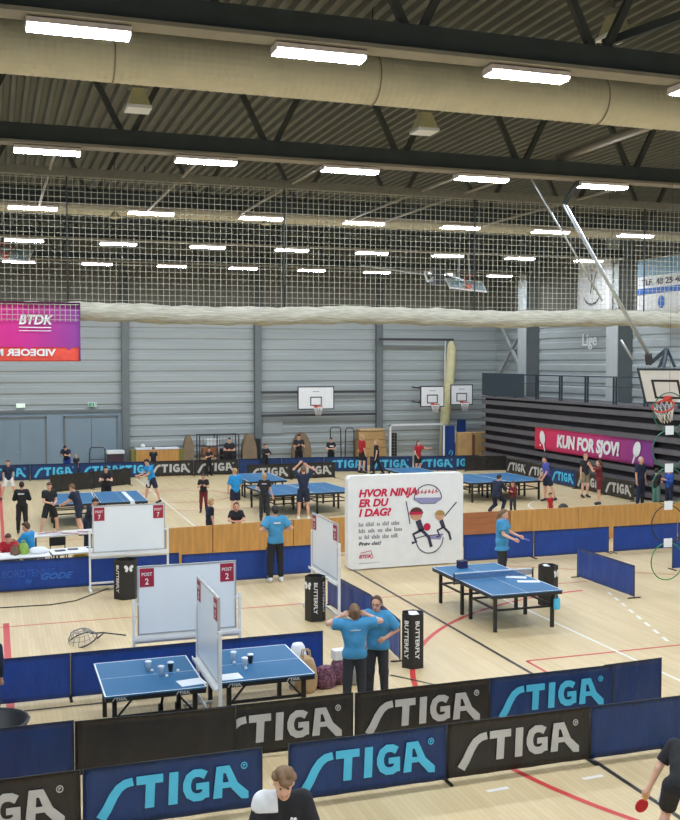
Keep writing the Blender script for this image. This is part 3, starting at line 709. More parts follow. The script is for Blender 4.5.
barrier(-3.22, YA, 'front row dark blue barrier outside the view on the left', m_bluev, None)
barrier(-1.19, YA, 'front row black barrier with pale grey lettering at the bottom left corner', m_blackv, 'g')
barrier(.87, YA, 'front row navy barrier with cyan lettering, left of the man looking down', m_bluev, 'c')
barrier(3.22, YA, 'front row navy barrier with cyan lettering, right of the man looking down', m_bluev, 'c')
barrier(5.26, YA + .01, 'front row black barrier with silver lettering, right of centre', m_blackv, 'g')
barrier(7.3, YA, 'front row plain navy barrier at the lower right edge', m_bluev, None)
barrier(9.35, YA, 'front row plain navy barrier outside the view on the right', m_bluev, None)
barrier(-1.14, 13.05, 'second row plain navy barrier at the left edge', m_bluev, None, ph=1.3)
barrier(.9, 13.0, 'second row plain black barrier behind the front navy one, left', m_blackv, None, rz=-.05, wr=.012, ph=.7)
barrier(2.53, YB_ + .03, 'second row black barrier with grey lettering in front of the right half table', m_blackv, 'g')
barrier(4.58, YB_, 'second row black barrier with grey lettering in front of the two women', m_blackv, 'g')
barrier(6.6, YB_, 'second row navy barrier with cyan lettering on the right', m_bluev, 'c')
barrier(8.5, YB_ + .03, 'short plain navy barrier ending the second row on the right', m_bluev, None, rz=.05, L=1.05, ph=.4)
barrier(-.97, YC, 'royal blue barrier behind the left half table, at the left edge', m_royal, None)
barrier(1.072, YC, 'royal blue barrier directly behind the left half table', m_royal, None, ph=.9)
barrier(3.115, YC, 'royal blue barrier behind the right half table', m_royal, None, ph=1.7)
RB = -PI / 2
barrier(6.83, 18.35, 'royal blue barrier running away beside the two women, nearer half', m_royal, None, rz=RB - .1, ph=2.2, L=2.0)
barrier(6.72, 20.7, 'royal blue barrier running away beside the tall narrow whiteboard, farther half', m_royal, None, rz=RB + .05, ph=.3, L=2.35)
# row in front of the wooden boards
t = barrier(.02, 24.12, 'royal blue barrier with faint lettering in front of the white cloth tables', m_royal, None, L=2.05, ph=.5)
q = M(); q.text('BORDTENNIS', (.12, -.012, .34), X3, Z3, .24, 0, .005, fit=1.15); q.build('lettering', mat('print_mid_blue', (44, 92, 176), .5), t)
q = M(); q.text('by', (.62, -.012, .2), X3, Z3, .14, .01, .005, .3); q.build('slanted_lettering', m_faint, t); q = M(); q.text('GODE', (.95, -.014, .26), X3, Vector((.1, 0, 1)), .2, .03, .005, .3, fit=.7); q.build('slanted_lettering', m_faint, t)
barrier(2.07, 24.1, 'royal blue barrier behind the upper whiteboard and black bin', m_royal, None, rz=-.1, L=2.03, ph=1.1)
barrier(4.1, 23.62, 'royal blue barrier between the low whiteboard and the man in blue', m_royal, None, L=2.05, ph=2.6)
barrier(6.2, 23.9, 'royal blue barrier behind the legs of the man in blue', m_royal, None, L=1.5, ph=.2)
barrier(11.5, 24.0, 'royal blue barrier behind the woman at the right table', m_royal, None, L=2.04, ph=1.9)
barrier(13.54, 23.97, 'royal blue barrier left of the gap, behind the free standing one', m_royal, None, L=2.3, ph=.6)
barrier(15.97, 23.95, 'royal blue barrier right of the gap, in front of the plywood boards', m_royal, None, L=2.06, ph=1.4)
barrier(18.05, 23.95, 'royal blue barrier at the right edge in front of the plywood boards', m_royal, None, L=2.06, ph=2.9)
barrier(13.32, 21.5, 'free standing royal blue barrier angled toward the viewer at right', m_royal, None, rz=RB, L=2.35, ph=3.3)
barrier(16.05, 21.5, 'royal blue barrier cut by the right edge behind the lowest hoop', m_royal, None, L=2.04, ph=2.0)
# far rows
def wy(x): return 46.95 - .055 * (x + .8) if x < 15 else 45.9 - .22 * (x - 15)
for i, (x, c, wd, lab) in enumerate((
    (-2.6, m_bluev, 'c', 'far wall navy barrier with cyan lettering outside the left edge'),
    (-.55, m_bluev, 'c', 'far wall navy barrier with cyan lettering at the left edge'),
    (1.5, m_bluev, 'c', 'far wall navy barrier with cyan lettering behind the small child in navy'),
    (3.55, m_bluev, 'c', 'far wall navy barrier with cyan lettering half hidden by black sheets'),
    (5.0, m_bluev, 'c', 'far wall navy barrier with cyan lettering behind the boy in light blue'),
    (6.6, m_blackv, 'g', 'far wall black barrier with grey lettering under the wooden cabinet'),
    (8.65, m_blackv, 'g', 'far wall black barrier with grey lettering in front of the wire cage'),
    (10.7, m_bluev, None, 'far wall plain navy barrier behind the seated dark boy'),
    (12.75, m_bluev, None, 'far wall plain navy barrier behind the man in black'),
    (14.8, m_bluev, 'c', 'far wall navy barrier with cyan lettering behind the player in red'),
    (16.88, m_bluev, 'c', 'far wall navy barrier with cyan lettering between the two red shirts'),
    (18.95, m_bluev, 'c', 'far wall navy barrier with cyan lettering below the white goal'))):
    a = math.atan2(wy(x + 2.05) - wy(x), 2.05)
    barrier(x, wy(x), lab, c, wd, rz=a, ph=.0, grp='barriers along the far wall' )
barrier(20.1, wy(20.1) + .12, 'far wall navy barrier with cyan lettering overlapped by a black one', m_bluev, 'c', rz=-.2)
barrier(21.2, 44.15, 'far wall plain black barrier at the grandstand corner', m_blackv, None, rz=-.1, L=2.15)
barrier(10.42, 43.5, 'black barrier with grey lettering behind the middle far table, left one', m_blackv, 'g', rz=.02)
barrier(12.46, 43.55, 'black barrier with grey lettering behind the middle far table, right one', m_blackv, 'g', rz=.02)
barrier(2.1, 42.1, 'sagging plain black barrier behind the left far table, left one', m_blackv, None, rz=.4, L=1.85, wr=.03, ph=1.)
barrier(3.8, 42.9, 'sagging plain black barrier behind the left far table, right one', m_blackv, None, rz=.5, L=1.9, wr=.03, ph=2.)
for i, (c, wd, lab) in enumerate(((m_blackv, 'g', 'black lettered barrier along the grandstand, farthest one'), (m_blackv, 'g', 'black lettered barrier along the grandstand behind the purple shirted player'),
      (m_bluev, 'c', 'navy barrier with cyan lettering along the grandstand'), (m_blackv, 'g', 'black lettered barrier along the grandstand behind the two standing players'), (m_blackv, 'g', 'black lettered barrier along the grandstand, nearest one'))):
    barrier(22.72 - .03 * i, 42.9 - 2.07 * i, lab, c, wd, rz=RB)
# ------------------------------------------------------------------ wooden boards
def wboard(x, y, L, lab, ma, rz=0.):
    t = thing('plywood_board', lab, 'board', (x, y, 0), rz, 'wooden boards across the hall')
    M().bev(.01, L - .01, -.02, .02, .04, 1.0, .006).build('panel', ma, t)
    q = M(); q.bb(0, .05, .02, .06, 0, .98); q.bb(L - .05, L, .02, .06, 0, .98); q.bb(L * .5 - .03, L * .5 + .03, .02, .06, 0, .98); q.build('stile', m_woodr, t)
    q = M(); q.bb(.3, .36, -.3, .3, 0, .04); q.bb(L - .36, L - .3, -.3, .3, 0, .04); q.build('foot', m_cage, t)
wboard(3.1, 25.75, 2.22, 'golden plywood board behind the upper whiteboard, left end', m_wood, .1)
wboard(5.32, 26.0, 2.22, 'golden plywood board with the woman in black leaning on it', m_wood, .08)
wboard(7.54, 26.2, 2.22, 'golden plywood board behind the narrow whiteboard', m_wood, 0)
wboard(11.62, 25.85, 2.2, 'reddish plywood board right of the big white sign', m_woodr)
wboard(13.83, 25.85, 2.2, 'golden plywood board behind the woman at the right table', m_wood)
wboard(16.03, 25.87, 2.2, 'golden plywood board below the two players by the grandstand', m_wood)
wboard(18.23, 25.95, 2.2, 'golden plywood board behind the hanging hoops', m_wood)

# ------------------------------------------------------------------ tables
def table(x, y, w, l, lab, rz=0., half=False, frame=m_black, net=False, grp='table tennis tables', mark=False):
    # w along local x, l along local y, centred
    t = thing('table_tennis_table', lab, 'table tennis table', (x, y, 0), rz, grp)
    q = M(); q.bev(-w / 2, w / 2, -l / 2, l / 2, .735, .76, .006); q.build('top', m_ttop, t)
    q = M(); e = .02; zt, zb = .7615, .7602
    for a, b, c, d in ((-w / 2, w / 2, -l / 2, -l / 2 + e), (-w / 2, w / 2, l / 2 - e, l / 2), (-w / 2, -w / 2 + e, -l / 2, l / 2), (w / 2 - e, w / 2, -l / 2, l / 2)): q.bb(a, b, c, d, zb, zt)
    if not half: q.bb(-.0015 * 2, .0015 * 2, -l / 2, l / 2, zb, zt - .0003)
    else: q.bb(-w / 2, w / 2, -.003, .003, zb, zt - .0003)
    q.build('edge_lines', m_tline, t)
    q = M(); q.bb(-w / 2 + .01, w / 2 - .01, -l / 2 + .01, -l / 2 + .04, .675, .735); q.bb(-w / 2 + .01, w / 2 - .01, l / 2 - .04, l / 2 - .01, .675, .735); q.bb(-w / 2 + .01, -w / 2 + .04, -l / 2 + .04, l / 2 - .04, .675, .735); q.bb(w / 2 - .04, w / 2 - .01, -l / 2 + .04, l / 2 - .04, .675, .735)
    q.build('apron', frame, t)
    ys = (-l / 2 + .14, l / 2 - .14) if l < 2 else (-l / 2 + .16, -.2, .2, l / 2 - .16)
    for yy in ys:
        for s in (-1, 1):
            xx = s * (w / 2 - .14)
            M().bb(xx - .03, xx + .03, yy - .03, yy + .03, 0, .7).build('leg', m_black, t)
        M().bb(-w / 2 + .14, w / 2 - .14, yy - .015, yy + .015, .4, .44).build('crossbar', m_black, t)
    for s in (-1, 1):
        q = M(); xx = s * (w / 2 - .14)
        if l > 2:
            q.bb(xx - .015, xx + .015, -l / 2 + .16, -.2, .42, .46); q.build('stay', m_black, t); q = M(); q.bb(xx - .015, xx + .015, .2, l / 2 - .16, .42, .46)
        else:
            q.bar((xx, ys[0], .38), (xx - s * .28, ys[0], .7), .025); q.build('stay', m_black, t); q = M(); q.bar((xx, ys[1], .38), (xx - s * .28, ys[1], .7), .025)
        q.build('stay', m_black, t)
    if net:
        N_ = M(); N_.bb(-w / 2 - .13, w / 2 + .13, -.004, .004, .77, .90); N_.build('net', mat('net_dark_blue', (34, 82, 140), .8, alpha=.4), t)
        N_ = M(); N_.bb(-w / 2 - .13, w / 2 + .13, -.007, .007, .895, .915); N_.build('net_tape', m_tline, t)
        for s in (-1, 1):
            N_ = M(); xx = s * (w / 2 + .14); N_.bb(xx - .012, xx + .012, -.012, .012, .68, .915); N_.bb(min(xx, xx - s * .14), max(xx, xx - s * .14), -.03, .03, .69, .72); N_.build('net_post', m_black, t)
    if mark:
        for xx in (-w / 2 + .1, w / 2 - .42):
            N_ = M(); word_mark(N_, (xx, -l / 2 + .008, .69), X3, Z3, .042, .004); N_.build('lettering', m_grey, t)
    return t
t1 = table(2.03, 14.52, 1.37, 1.6, 'left half of a blue table by the low whiteboard, cups and paper on it', half=True, mark=True, grp='half tables in front')
t2 = table(3.62, 14.62, 1.37, 1.6, 'right half of a blue table beside the two women, cups and paper on it', half=True, mark=True, grp='half tables in front')
for xx in (.25, .5):
    q = M(); q.tube([(xx, .5, .08), (xx + .04, .5, .3), (xx + .04, .5, .5), (xx, .5, .70)], .02, 6); q.cyl((xx - .03, .5, .08), (xx + .03, .5, .08), .08, 12); q.build('caster', m_black, t1)
table(9.72, 18.85, 1.525, 2.86, 'blue table with net in the middle of the right court', .0, net=True)
table(2.37, 34.4, 1.5, 2.74, 'blue table far left behind the children, left one of two')
table(3.92, 34.4, 1.5, 2.74, 'blue table far left behind the children, right one of two')
table(9.42, 34.5, 1.5, 2.74, 'blue table behind the adult with raised arms, left one of two', .08)
table(10.96, 34.6, 1.5, 2.74, 'blue table behind the adult with raised arms, right one of two', .08)
table(9.7, 38.5, 1.5, 2.74, 'blue table set farther back, left of the adult with raised arms', .0)
table(17.3, 35.5, 1.5, 2.74, 'blue table by the grandstand, left one of two', .05)
table(18.84, 35.4, 1.5, 2.74, 'blue table by the grandstand, right one of two', .05)
table(16.2, 38.5, 1.5, 2.74, 'small looking blue table far back above the big white sign', .0)

# ------------------------------------------------------------------ whiteboards on stands
def wb(x, y, rz, w, z0, z1, post_h, lab, num, gap=.09):
    # origin = left post foot, board runs along local +x, front towards -y
    t = thing('mobile_whiteboard', lab, 'whiteboard', (x, y, 0), rz, 'rolling whiteboards')
    M().bb(gap, w - gap, -.012, .012, z0, z1).build('panel', m_wboard, t)
    q = M(); rect_frame(q, gap - .02, w - gap + .02, z0 - .02, z1 + .02, .025, -.018, .018); q.build('frame', m_alu, t)
    for e in (0, w):
        q = M(); q.bb(e - .022, e + .022, -.022, .022, .06, post_h); q.build('post', m_white, t)
        q = M(); q.bb(e - .025, e + .025, -.22, .22, .05, .09); q.cyl((e, -.2, .03), (e, -.17, .03), .03, 8); q.cyl((e, .17, .03), (e, .2, .03), .03, 8); q.build('foot', m_white, t)
    q = M(); zz = (z0 + z1) / 2 if post_h > z0 + .3 else z0
    q.bb(0, gap, -.02, .02, post_h - .1, post_h - .06); q.bb(w - gap, w, -.02, .02, post_h - .1, post_h - .06); q.bb(0, w, -.015, .015, .2, .24); q.build('crossbar', m_white, t)
    q = M(); q.bb(.02, w - .02, -.09, .01, z0 - .1, z0 - .08); q.bb(.02, w - .02, -.09, -.08, z0 - .08, z0 - .05); q.bb(.02, w - .02, 0, .015, z0 - .16, z0 - .03); q.build('pen_tray', m_white, t)
    for sx in (gap + .02, w - gap - .25):
        S_ = M().bb(sx, sx + .23, -.018, -.012, z1 - .32, z1 - .02).build('number_sign', m_maroon, t)
        q = M(); q.text('POST', (sx + .115, -.019, z1 - .14), X3, Z3, .075, .02, .003, align='CENTER', fit=.17); q.text(num, (sx + .115, -.019, z1 - .28), X3, Z3, .14, .02, .003, align='CENTER', sx=.9); q.build('lettering', m_white, S_)
    return t
t = wb(2.01, 23.5, .0, 1.75, .93, 1.95, 1.45, 'white mobile board with two red signs numbered 7, by the cloth tables', '7', .08)
wb(2.10, 16.62, .0, 1.75, .8, 1.885, 1.37, 'white mobile board with red signs numbered 2, behind the left half table', '2', .08)
wb(2.85, 15.1, -PI / 2, 1.62, .86, 2.0, 1.57, 'narrow looking white mobile board between the two half tables', '2', .08)
wb(6.38, 20.72, -PI / 2, 1.8, .93, 2.0, 1.65, 'narrow looking white mobile board behind the black bin, left of the big sign', '2', .08)
for lab, x, y, z in (('red marker on the tray of the board numbered 2', 2.9, 16.56, .72), ('dark marker on the tray of the board numbered 7', 2.9, 23.44, .85)):
    tag(M().cyl((x, y, z + .011), (x + .14, y, z + .011), .01, 8).build('marker_pen', m_ink), lab, 'pen')

# ------------------------------------------------------------------ hexagon ball bins
m_bin = mat('bin_black_card', (40, 38, 36), .5, 0, .1, 5.)
def butterfly_print(m, o, ux, s):
    for sg in (-1, 1):
        m.prism([(sg * x * s, y * s) for x, y in (((.03, .0), (.12, -.3), (.3, -.38), (.42, -.22), (.36, -.02), (.52, .12), (.5, .34), (.3, .4), (.1, .22)) if sg > 0 else ((.03, .0), (.1, .22), (.3, .4), (.5, .34), (.52, .12), (.36, -.02), (.42, -.22), (.3, -.38), (.12, -.3)))], o, ux, Z3, .004)
def bin_(x, y, rz, lab, h=.9, r=.21, logo=(0,), words=(1, 2), lid=True):
    t = thing('ball_bin', lab, 'bin', (x, y, 0), rz, 'black hexagonal bins')
    n = 6; q = M(); P_ = [(r * math.cos(2 * PI * (j + .5) / n - PI / 2), r * math.sin(2 * PI * (j + .5) / n - PI / 2)) for j in range(n)]; Pi = [(a * .94, b * .94) for a, b in P_]
    V_ = [(a, b, 0) for a, b in P_] + [(a, b, h) for a, b in P_] + [(a, b, h) for a, b in Pi] + [(a, b, .05) for a, b in Pi]
    F_ = [tuple(range(5, -1, -1))]
    for k in range(3):
        for j in range(n): F_.append((k * n + j, k * n + (j + 1) % n, k * n + n + (j + 1) % n, k * n + n + j))
    F_.append(tuple(range(18, 24))); q.add(V_, F_); q.build('shell', m_bin, t)
    def face(k):
        a, b = Vector(P_[k - 1] + (0,)), Vector(P_[k] + (0,)); ux = (b - a).normalized(); mid = (a + b) / 2; nn = ux.cross(Z3); return mid, ux, nn
    for k in words:
        mid, ux, nn = face(k); q = M(); q.text('BUTTERFLY', mid + nn * .003 + ux * -.05 + Z3 * (h * .88), -Z3, ux, .105, .022, .003, fit=h * .7); q.build('lettering', m_white, t)
    for k in logo:
        mid, ux, nn = face(k); q = M(); butterfly_print(q, mid + nn * .003 + Z3 * h * .8, ux, .2); q.build('emblem', m_white, t)
    if lid:
        q = M(); q.prism([(-.12, -.1), (.12, -.06), (.1, .1), (-.05, .12)], (.03, .02, h - .06), X3, Vector((0, .9, .45)), .004); q.build('white_liner', m_paper, t)
    return t
bin_(6.74, 16.05, .126, 'black hexagonal bin with white lettering right of the two women', .93, words=(0, 5), logo=())
bin_(6.1, 19.6, -.17, 'black hexagonal bin with white lettering below the narrow whiteboard', .9, words=(0, 1), logo=(5,), lid=False)
bin_(2.72, 22.8, .15, 'black hexagonal bin with white winged emblem in front of the upper whiteboard', .86, r=.27, words=(5,), logo=(0,), lid=False)
bin_(11.22, 19.25, .6, 'black hexagonal bin standing behind the right table', .86, words=(), logo=(0, 1))

# ------------------------------------------------------------------ big white sign
t = thing('exhibition_sign', 'big white rounded sign with red Danish headline and cartoon sketches', 'sign', (8.31, 23.95, 0))
W_, H_ = 3.14, 2.37
def rrect(w, h, r, n=5):
    o = []
    for cx, cy, a0 in ((w - r, r, -90), (w - r, h - r, 0), (r, h - r, 90), (r, r, 180)):
        for i in range(n + 1): a = math.radians(a0 + 90 * i / n); o.append((cx + r * math.cos(a), cy + r * math.sin(a)))
    return o
q = M(); q.prism(rrect(W_, H_ - .03, .12), (0, .25, .03), X3, Z3, .25); q.build('body', m_white, t)
for e in (.25, W_ - .25): M().bb(e - .12, e + .12, .02, .5, 0, .04).build('foot', m_alu, t)
q = M()
for k, s_ in enumerate(('HVOR NINJA', 'ER DU', 'I DAG?')):
    q.text(s_, (.28, -.004, 1.84 - k * .245), X3, Z3, .26, .042, .004, .22, fit=(1.58, .8, .87)[k])
q.build('headline', m_red, t)
rnd = random.Random(3)
for k, wd in enumerate((1.02, 1.2, .92)):
    q = M(); x = .28; z = 1.1 - k * .16
    while x < .28 + wd:
        l = rnd.uniform(.1, .26)
        xx = x
        while xx < x + l - .03: q.bb(xx, xx + .028, -.007, -.002, z, z + rnd.choice((.07, .07, .1))); xx += .045
        q.bb(x, x + l - .03, -.006, -.002, z, z + .014); x += l + .05
    q.build('grey_copy', m_inkg, t)
q = M(); q.text('Prøv det!', (.28, -.004, .62), X3, Z3, .13, .02, .004, .22, fit=.6); q.build('slogan', m_ink, t)
q = M(); q.text('BTDK', (.29, -.004, .3), X3, Z3, .12, .03, .004, .2, fit=.34); q.stroke([(.33, .43), (.6, .48), (.66, .3), (.6, .28)], .015, (0, -.004, 0), X3, Z3, .004); q.build('emblem', m_red, t)
M().bb(.28, .85, -.006, -.002, .17, .178).build('rule', m_inkg, t)
O_ = (0, -.004, 0)
q = M(); cx, cz = 2.15, 1.72   # upper half bowl: drawn outline
q.stroke([(cx + .38 * math.cos(a), cz + .36 * math.sin(a)) for a in [PI * i / 14 for i in range(15)]], .025, O_, X3, Z3, .004); q.stroke([(cx - .38, cz), (cx - .2, cz - .1), (cx + .2, cz - .12), (cx + .38, cz)], .03, O_, X3, Z3, .004)
cx, cz = 2.2, .72
q.stroke([(cx + .38 * math.cos(a), cz + .4 * math.sin(a)) for a in [PI + PI * i / 14 for i in range(15)]], .025, O_, X3, Z3, .004); q.stroke([(cx - .38, cz), (cx - .15, cz + .05), (cx + .38, cz + .07)], .025, O_, X3, Z3, .004)
q.stroke([(1.55, 1.68), (1.62, 1.35), (1.66, 1.1)], .025, O_, X3, Z3, .004); q.stroke([(2.62, 1.25), (2.95, 1.6)], .03, O_, X3, Z3, .004)
q.build('bowl_drawing', m_ink, t)
q = M(); q.prism([(1.78, 1.7), (1.95, 1.62), (2.35, 1.6), (2.52, 1.68), (2.5, 1.74), (1.8, 1.76)], (0, -.006, 0), X3, Z3, .003); q.prism([(2.15, .76), (2.58, .79), (2.5, .66), (2.2, .68)], (0, -.006, 0), X3, Z3, .003); q.build('bowl_shading', mat('lavender_print', (150, 148, 186), .6), t)
q = M()
for i in range(6): q.stroke([(1.87 + i * .1, 1.84 + .02 * (i % 2)), (1.9 + i * .1, 1.96)], .02, (0, -.006, 0), X3, Z3, .003); q.stroke([(1.85 + i * .1, 1.9 + .03 * (i % 2)), (1.93 + i * .1, 1.88)], .018, (0, -.006, 0), X3, Z3, .003)
q.build('bowl_scribble', m_red, t)
# two plain cartoon children drawn as simple flat shapes
def fig(cx, cz, s_, hair, ma):
    f_ = M(); 
    f_.ell((cx, -.006, cz), (.17 * s_, .004, .15 * s_), 14, 6, 0)
    f_.build('cartoon_face', mat('cartoon_skin', (214, 160, 128), .6), t)
    f_ = M(); f_.prism([(cx + .19 * s_ * math.cos(a), cz + .02 + .17 * s_ * math.sin(a)) for a in [PI * i / 8 for i in range(9)]], (0, -.012, 0), X3, Z3, .003); f_.build('cartoon_hair', hair, t)
    f_ = M(); f_.stroke([(cx + .05 * s_, cz - .15 * s_), (cx + .15 * s_, cz - .42 * s_)], .15 * s_, O_, X3, Z3, .006); f_.stroke([(cx + .15 * s_, cz - .4 * s_), (cx - .08 * s_, cz - .5 * s_), (cx, cz - .7 * s_), (cx - .12 * s_, cz - .72 * s_)], .07 * s_, O_, X3, Z3, .006); f_.stroke([(cx + .15 * s_, cz - .4 * s_), (cx + .35 * s_, cz - .6 * s_), (cx + .42 * s_, cz - .85 * s_)], .08 * s_, O_, X3, Z3, .006); f_.build('cartoon_suit', m_ink, t)
fig(1.83, 1.33, 1., mat('hair_dark_red', (96, 48, 46), .6), None); fig(2.48, 1.27, .75, mat('hair_tan', (176, 140, 80), .6), None)
q = M(); q.ell((2.13, -.008, 1.0), (.1, .004, .1), 12, 6); q.build('cartoon_bat', m_red, t); q = M(); q.bb(1.66, 1.98, -.017, -.013, 1.33, 1.4); q.build('cartoon_headband', m_red, t)

# ------------------------------------------------------------------ white cloth tables on the left, and things on them
def cloth_table(x, y, w, d, lab, drop, rz=0.):
    t = thing('trestle_table', lab, 'table', (x, y, 0), rz, 'white trestle tables')
    M().bev(-w / 2, w / 2, -d / 2, d / 2, .71, .74, .008).build('tabletop', m_white, t)
    for sx in (-w / 2 + .15, w / 2 - .15):
        q = M(); q.bb(sx - .02, sx + .02, -d / 2 + .08, -d / 2 + .12, 0, .71); q.bb(sx - .02, sx + .02, d / 2 - .12, d / 2 - .08, 0, .71); q.bb(sx - .015, sx + .015, -d / 2 + .08, d / 2 - .08, .3, .33); q.build('trestle_leg', m_cage, t)
    q = M(); q.bb(-w / 2 + .1, w / 2 - .1, -.02, .02, .66, .7); q.build('rail', m_cage, t)
    return t
cloth_table(.25, 24.75, 1.9, .75, 'white trestle table behind the lettered blue barrier, left one', .2, .05)
cloth_table(2.1, 25.0, 1.75, .72, 'white trestle table behind the lettered blue barrier, right one', .2, .1)
cloth_table(1.7, 27.6, 1.8, .7, 'white trestle table with red and white tape across its top', .2, .12)
q = M(); rnd = random.Random(5); px_, py_ = 1.1, 27.45
for k in range(14):
    a = (1.05 + .1 * k, 27.42 + .35 * rnd.random() - .1, .752 + .006 * (k % 3)); b = (a[0] + .22, a[1] + rnd.uniform(-.18, .18), a[2])
    q.bar(a, b, .07, .004, k % 2)
tag(q.build('barrier_tape', [m_orange, m_paper]), 'loose red and white striped tape on the rear white table', 'tape')
def bag(x, y, z, s_, ma, lab, name='bag', handles=True, cat='bag'):
    t = thing(name, lab, cat, (x, y, z)); q = M(); n = 12; prof = []
    for i, (k, zz) in enumerate(((.9, 0), (1.05, .12), (1.08, .4), (.95, .7), (.7, .95), (.55, 1.0))):
        for j in range(n):
            a = 2 * PI * j / n; rr = k * (1 + .08 * math.sin(3 * a + i))
            prof.append((s_[0] / 2 * rr * math.cos(a), s_[1] / 2 * rr * math.sin(a), zz * s_[2]))
    fs = [tuple(range(n - 1, -1, -1)), tuple(range(5 * n, 6 * n))]
    for i in range(5):
        for j in range(n): fs.append((i * n + j, i * n + (j + 1) % n, i * n + n + (j + 1) % n, i * n + n + j))
    q.add(prof, fs, 0, True); q.build('body', ma, t)
    if handles:
        for sy in (-1, 1):
            q = M(); q.tube([(-s_[0] * .2, sy * s_[1] * .18, s_[2] * .95), (-s_[0] * .15, sy * s_[1] * .12, s_[2] * 1.2), (s_[0] * .15, sy * s_[1] * .12, s_[2] * 1.2), (s_[0] * .2, sy * s_[1] * .18, s_[2] * .95)], .012, 5); q.build('handle', ma, t)
    return t
bag(.62, 24.8, .742, (.22, .16, .26), mat('bag_lime', (150, 186, 84), .6), 'lime green carrier bag on the left white table')
bag(.95, 24.82, .742, (.42, .3, .14), m_paper, 'crumpled white plastic bag on the left white table', handles=False)
bag(.42, 24.72, .742, (.2, .16, .2), mat('bag_brown', (120, 92, 70), .7), 'brown paper bag on the left white table beside the green bag')

bag(.2, 24.7, 0, (.7, .4, .5), mat('cloth_plum', (92, 30, 62), .8), 'plum coloured bag under the left white table', handles=False)
bag(1.95, 25.3, 0, (.5, .35, .58), mat('bag_yellow', (226, 190, 70), .6), 'yellow bag under the right white table, left one', handles=False)
bag(2.45, 25.3, 0, (.4, .3, .5), mat('bag_pale_green', (170, 190, 120), .6), 'pale green bag under the right white table', handles=False)
for i, (x, y, a, lab) in enumerate(((1.45, 24.95, .2, 'dark notepad on the right white table, left one'), (1.75, 25.05, -.1, 'dark folder on the right white table, middle one'), (2.2, 25.15, .3, 'grey brochure on the right white table, right one'))):
    q = M(); q.bev(-.12, .12, -.08, .08, 0, .015, .003); tag(q.build('notepad', m_ink, None, (x, y, .741), a), lab, 'notepad')
tag(M().bev(-.14, .14, -.1, .1, 0, .02, .003).build('tray_of_papers', m_paper, None, (.25, 24.72, .741), .2), 'loose white papers at the seated child', 'papers')

# ------------------------------------------------------------------ small things
m_cup = mat('cup_clear_grey', (206, 214, 220), .3, 0, .03, 5.)
m_cupd = mat('cup_dark', (48, 52, 58), .4)
def cup(x, y, lab, ma, grp):
    t = thing('paper_cup', lab, 'cup', (x, y, .7615), 0, grp)
    q = M(); q.lathe([(.03, 0), (.045, .12), (.045, .125), (.04, .12), (.028, .01)], (0, 0, 0), 12); q.build('wall', ma, t)
    q = M(); q.lathe([(.049, .12), (.049, .134), (.036, .142), (.005, .142)], (0, 0, 0), 12); q.build('lid', m_paper, t)
def ball(x, y, z, lab, r=.024): tag(M().ell((x, y, z + r), (r, r, r), 12, 8).build('table_tennis_ball', m_white), lab, 'ball', 'balls on the half tables')
G1, G2 = 'cups on the left half table', 'cups on the right half table'
cup(2.06, 14.72, 'clear cup with white lid on left half table, rear left', m_cup, G1); cup(2.2, 14.42, 'clear cup with white lid on left half table, nearest', m_cup, G1); cup(2.36, 14.58, 'dark cup with white lid on left half table, right', m_cupd, G1)
cup(3.33, 14.8, 'clear cup with white lid on right half table, rear left', m_cup, G2); cup(3.42, 14.45, 'clear cup with white lid on right half table, nearest', m_cup, G2); cup(3.54, 14.6, 'dark cup with white lid on right half table, right', m_cupd, G2)
ball(2.1, 14.62, .7615, 'white ball by the rear cup on left half table'); ball(2.26, 14.3, .7615, 'white ball in front of the nearest cup on left half table'); ball(2.45, 14.5, .7615, 'white ball right of the dark cup on left half table')
ball(3.3, 14.62, .7615, 'white ball by the rear cup on right half table'); ball(3.4, 14.3, .7615, 'white ball in front of the nearest cup on right half table')
def sheet_of_paper(x, y, z, rz, lab, w=.3, d=.2):
    tag(M().bb(-w / 2, w / 2, -d / 2, d / 2, 0, .003).build('sheet_of_paper', m_paper, None, (x, y, z), rz), lab, 'paper')
sheet_of_paper(2.55, 13.98, .762, .15, 'white paper sheet on the right corner of the left half table', .36, .28)
sheet_of_paper(3.12, 14.05, .762, .05, 'white paper sheet on the left corner of the right half table', .3, .28)
sheet_of_paper(10.18, 18.75, .762, -.5, 'white towel like sheet on the right table beside the net, rear one', .42, .2); sheet_of_paper(10.22, 18.3, .762, -.35, 'white sheet on the right table nearer the viewer', .45, .18)
t = thing('ball_box', 'small dark purple box on the rear end of the right table', 'box', (9.55, 20.0, .761), .2); M().bev(-.1, .1, -.08, .08, 0, .14, .01).build('carton', mat('box_indigo', (48, 42, 92), .5), t); M().bev(-.105, .105, -.085, .085, .14, .16, .005).build('lid', m_ink, t)
t = thing('small_cloth_bag', 'small sky blue bag hanging from the near right corner of the right table', 'bag', (10.4, 17.5, .36)); q = M(); q.bev(-.07, .07, -.03, .03, 0, .22, .02); q.build('pouch', m_cyan, t); M().tube([(-.05, 0, .21), (0, 0, .32), (.05, 0, .21)], .008, 5).build('loop', m_cyan, t)
tag(M().bb(4.1, 4.24, 32.98, 33.0, .4, .772).bb(4.1, 4.24, 32.98, 35.5, .7645, .772).build('white_towel', m_paper), 'white cloth hanging over the end of the far left table', 'towel')
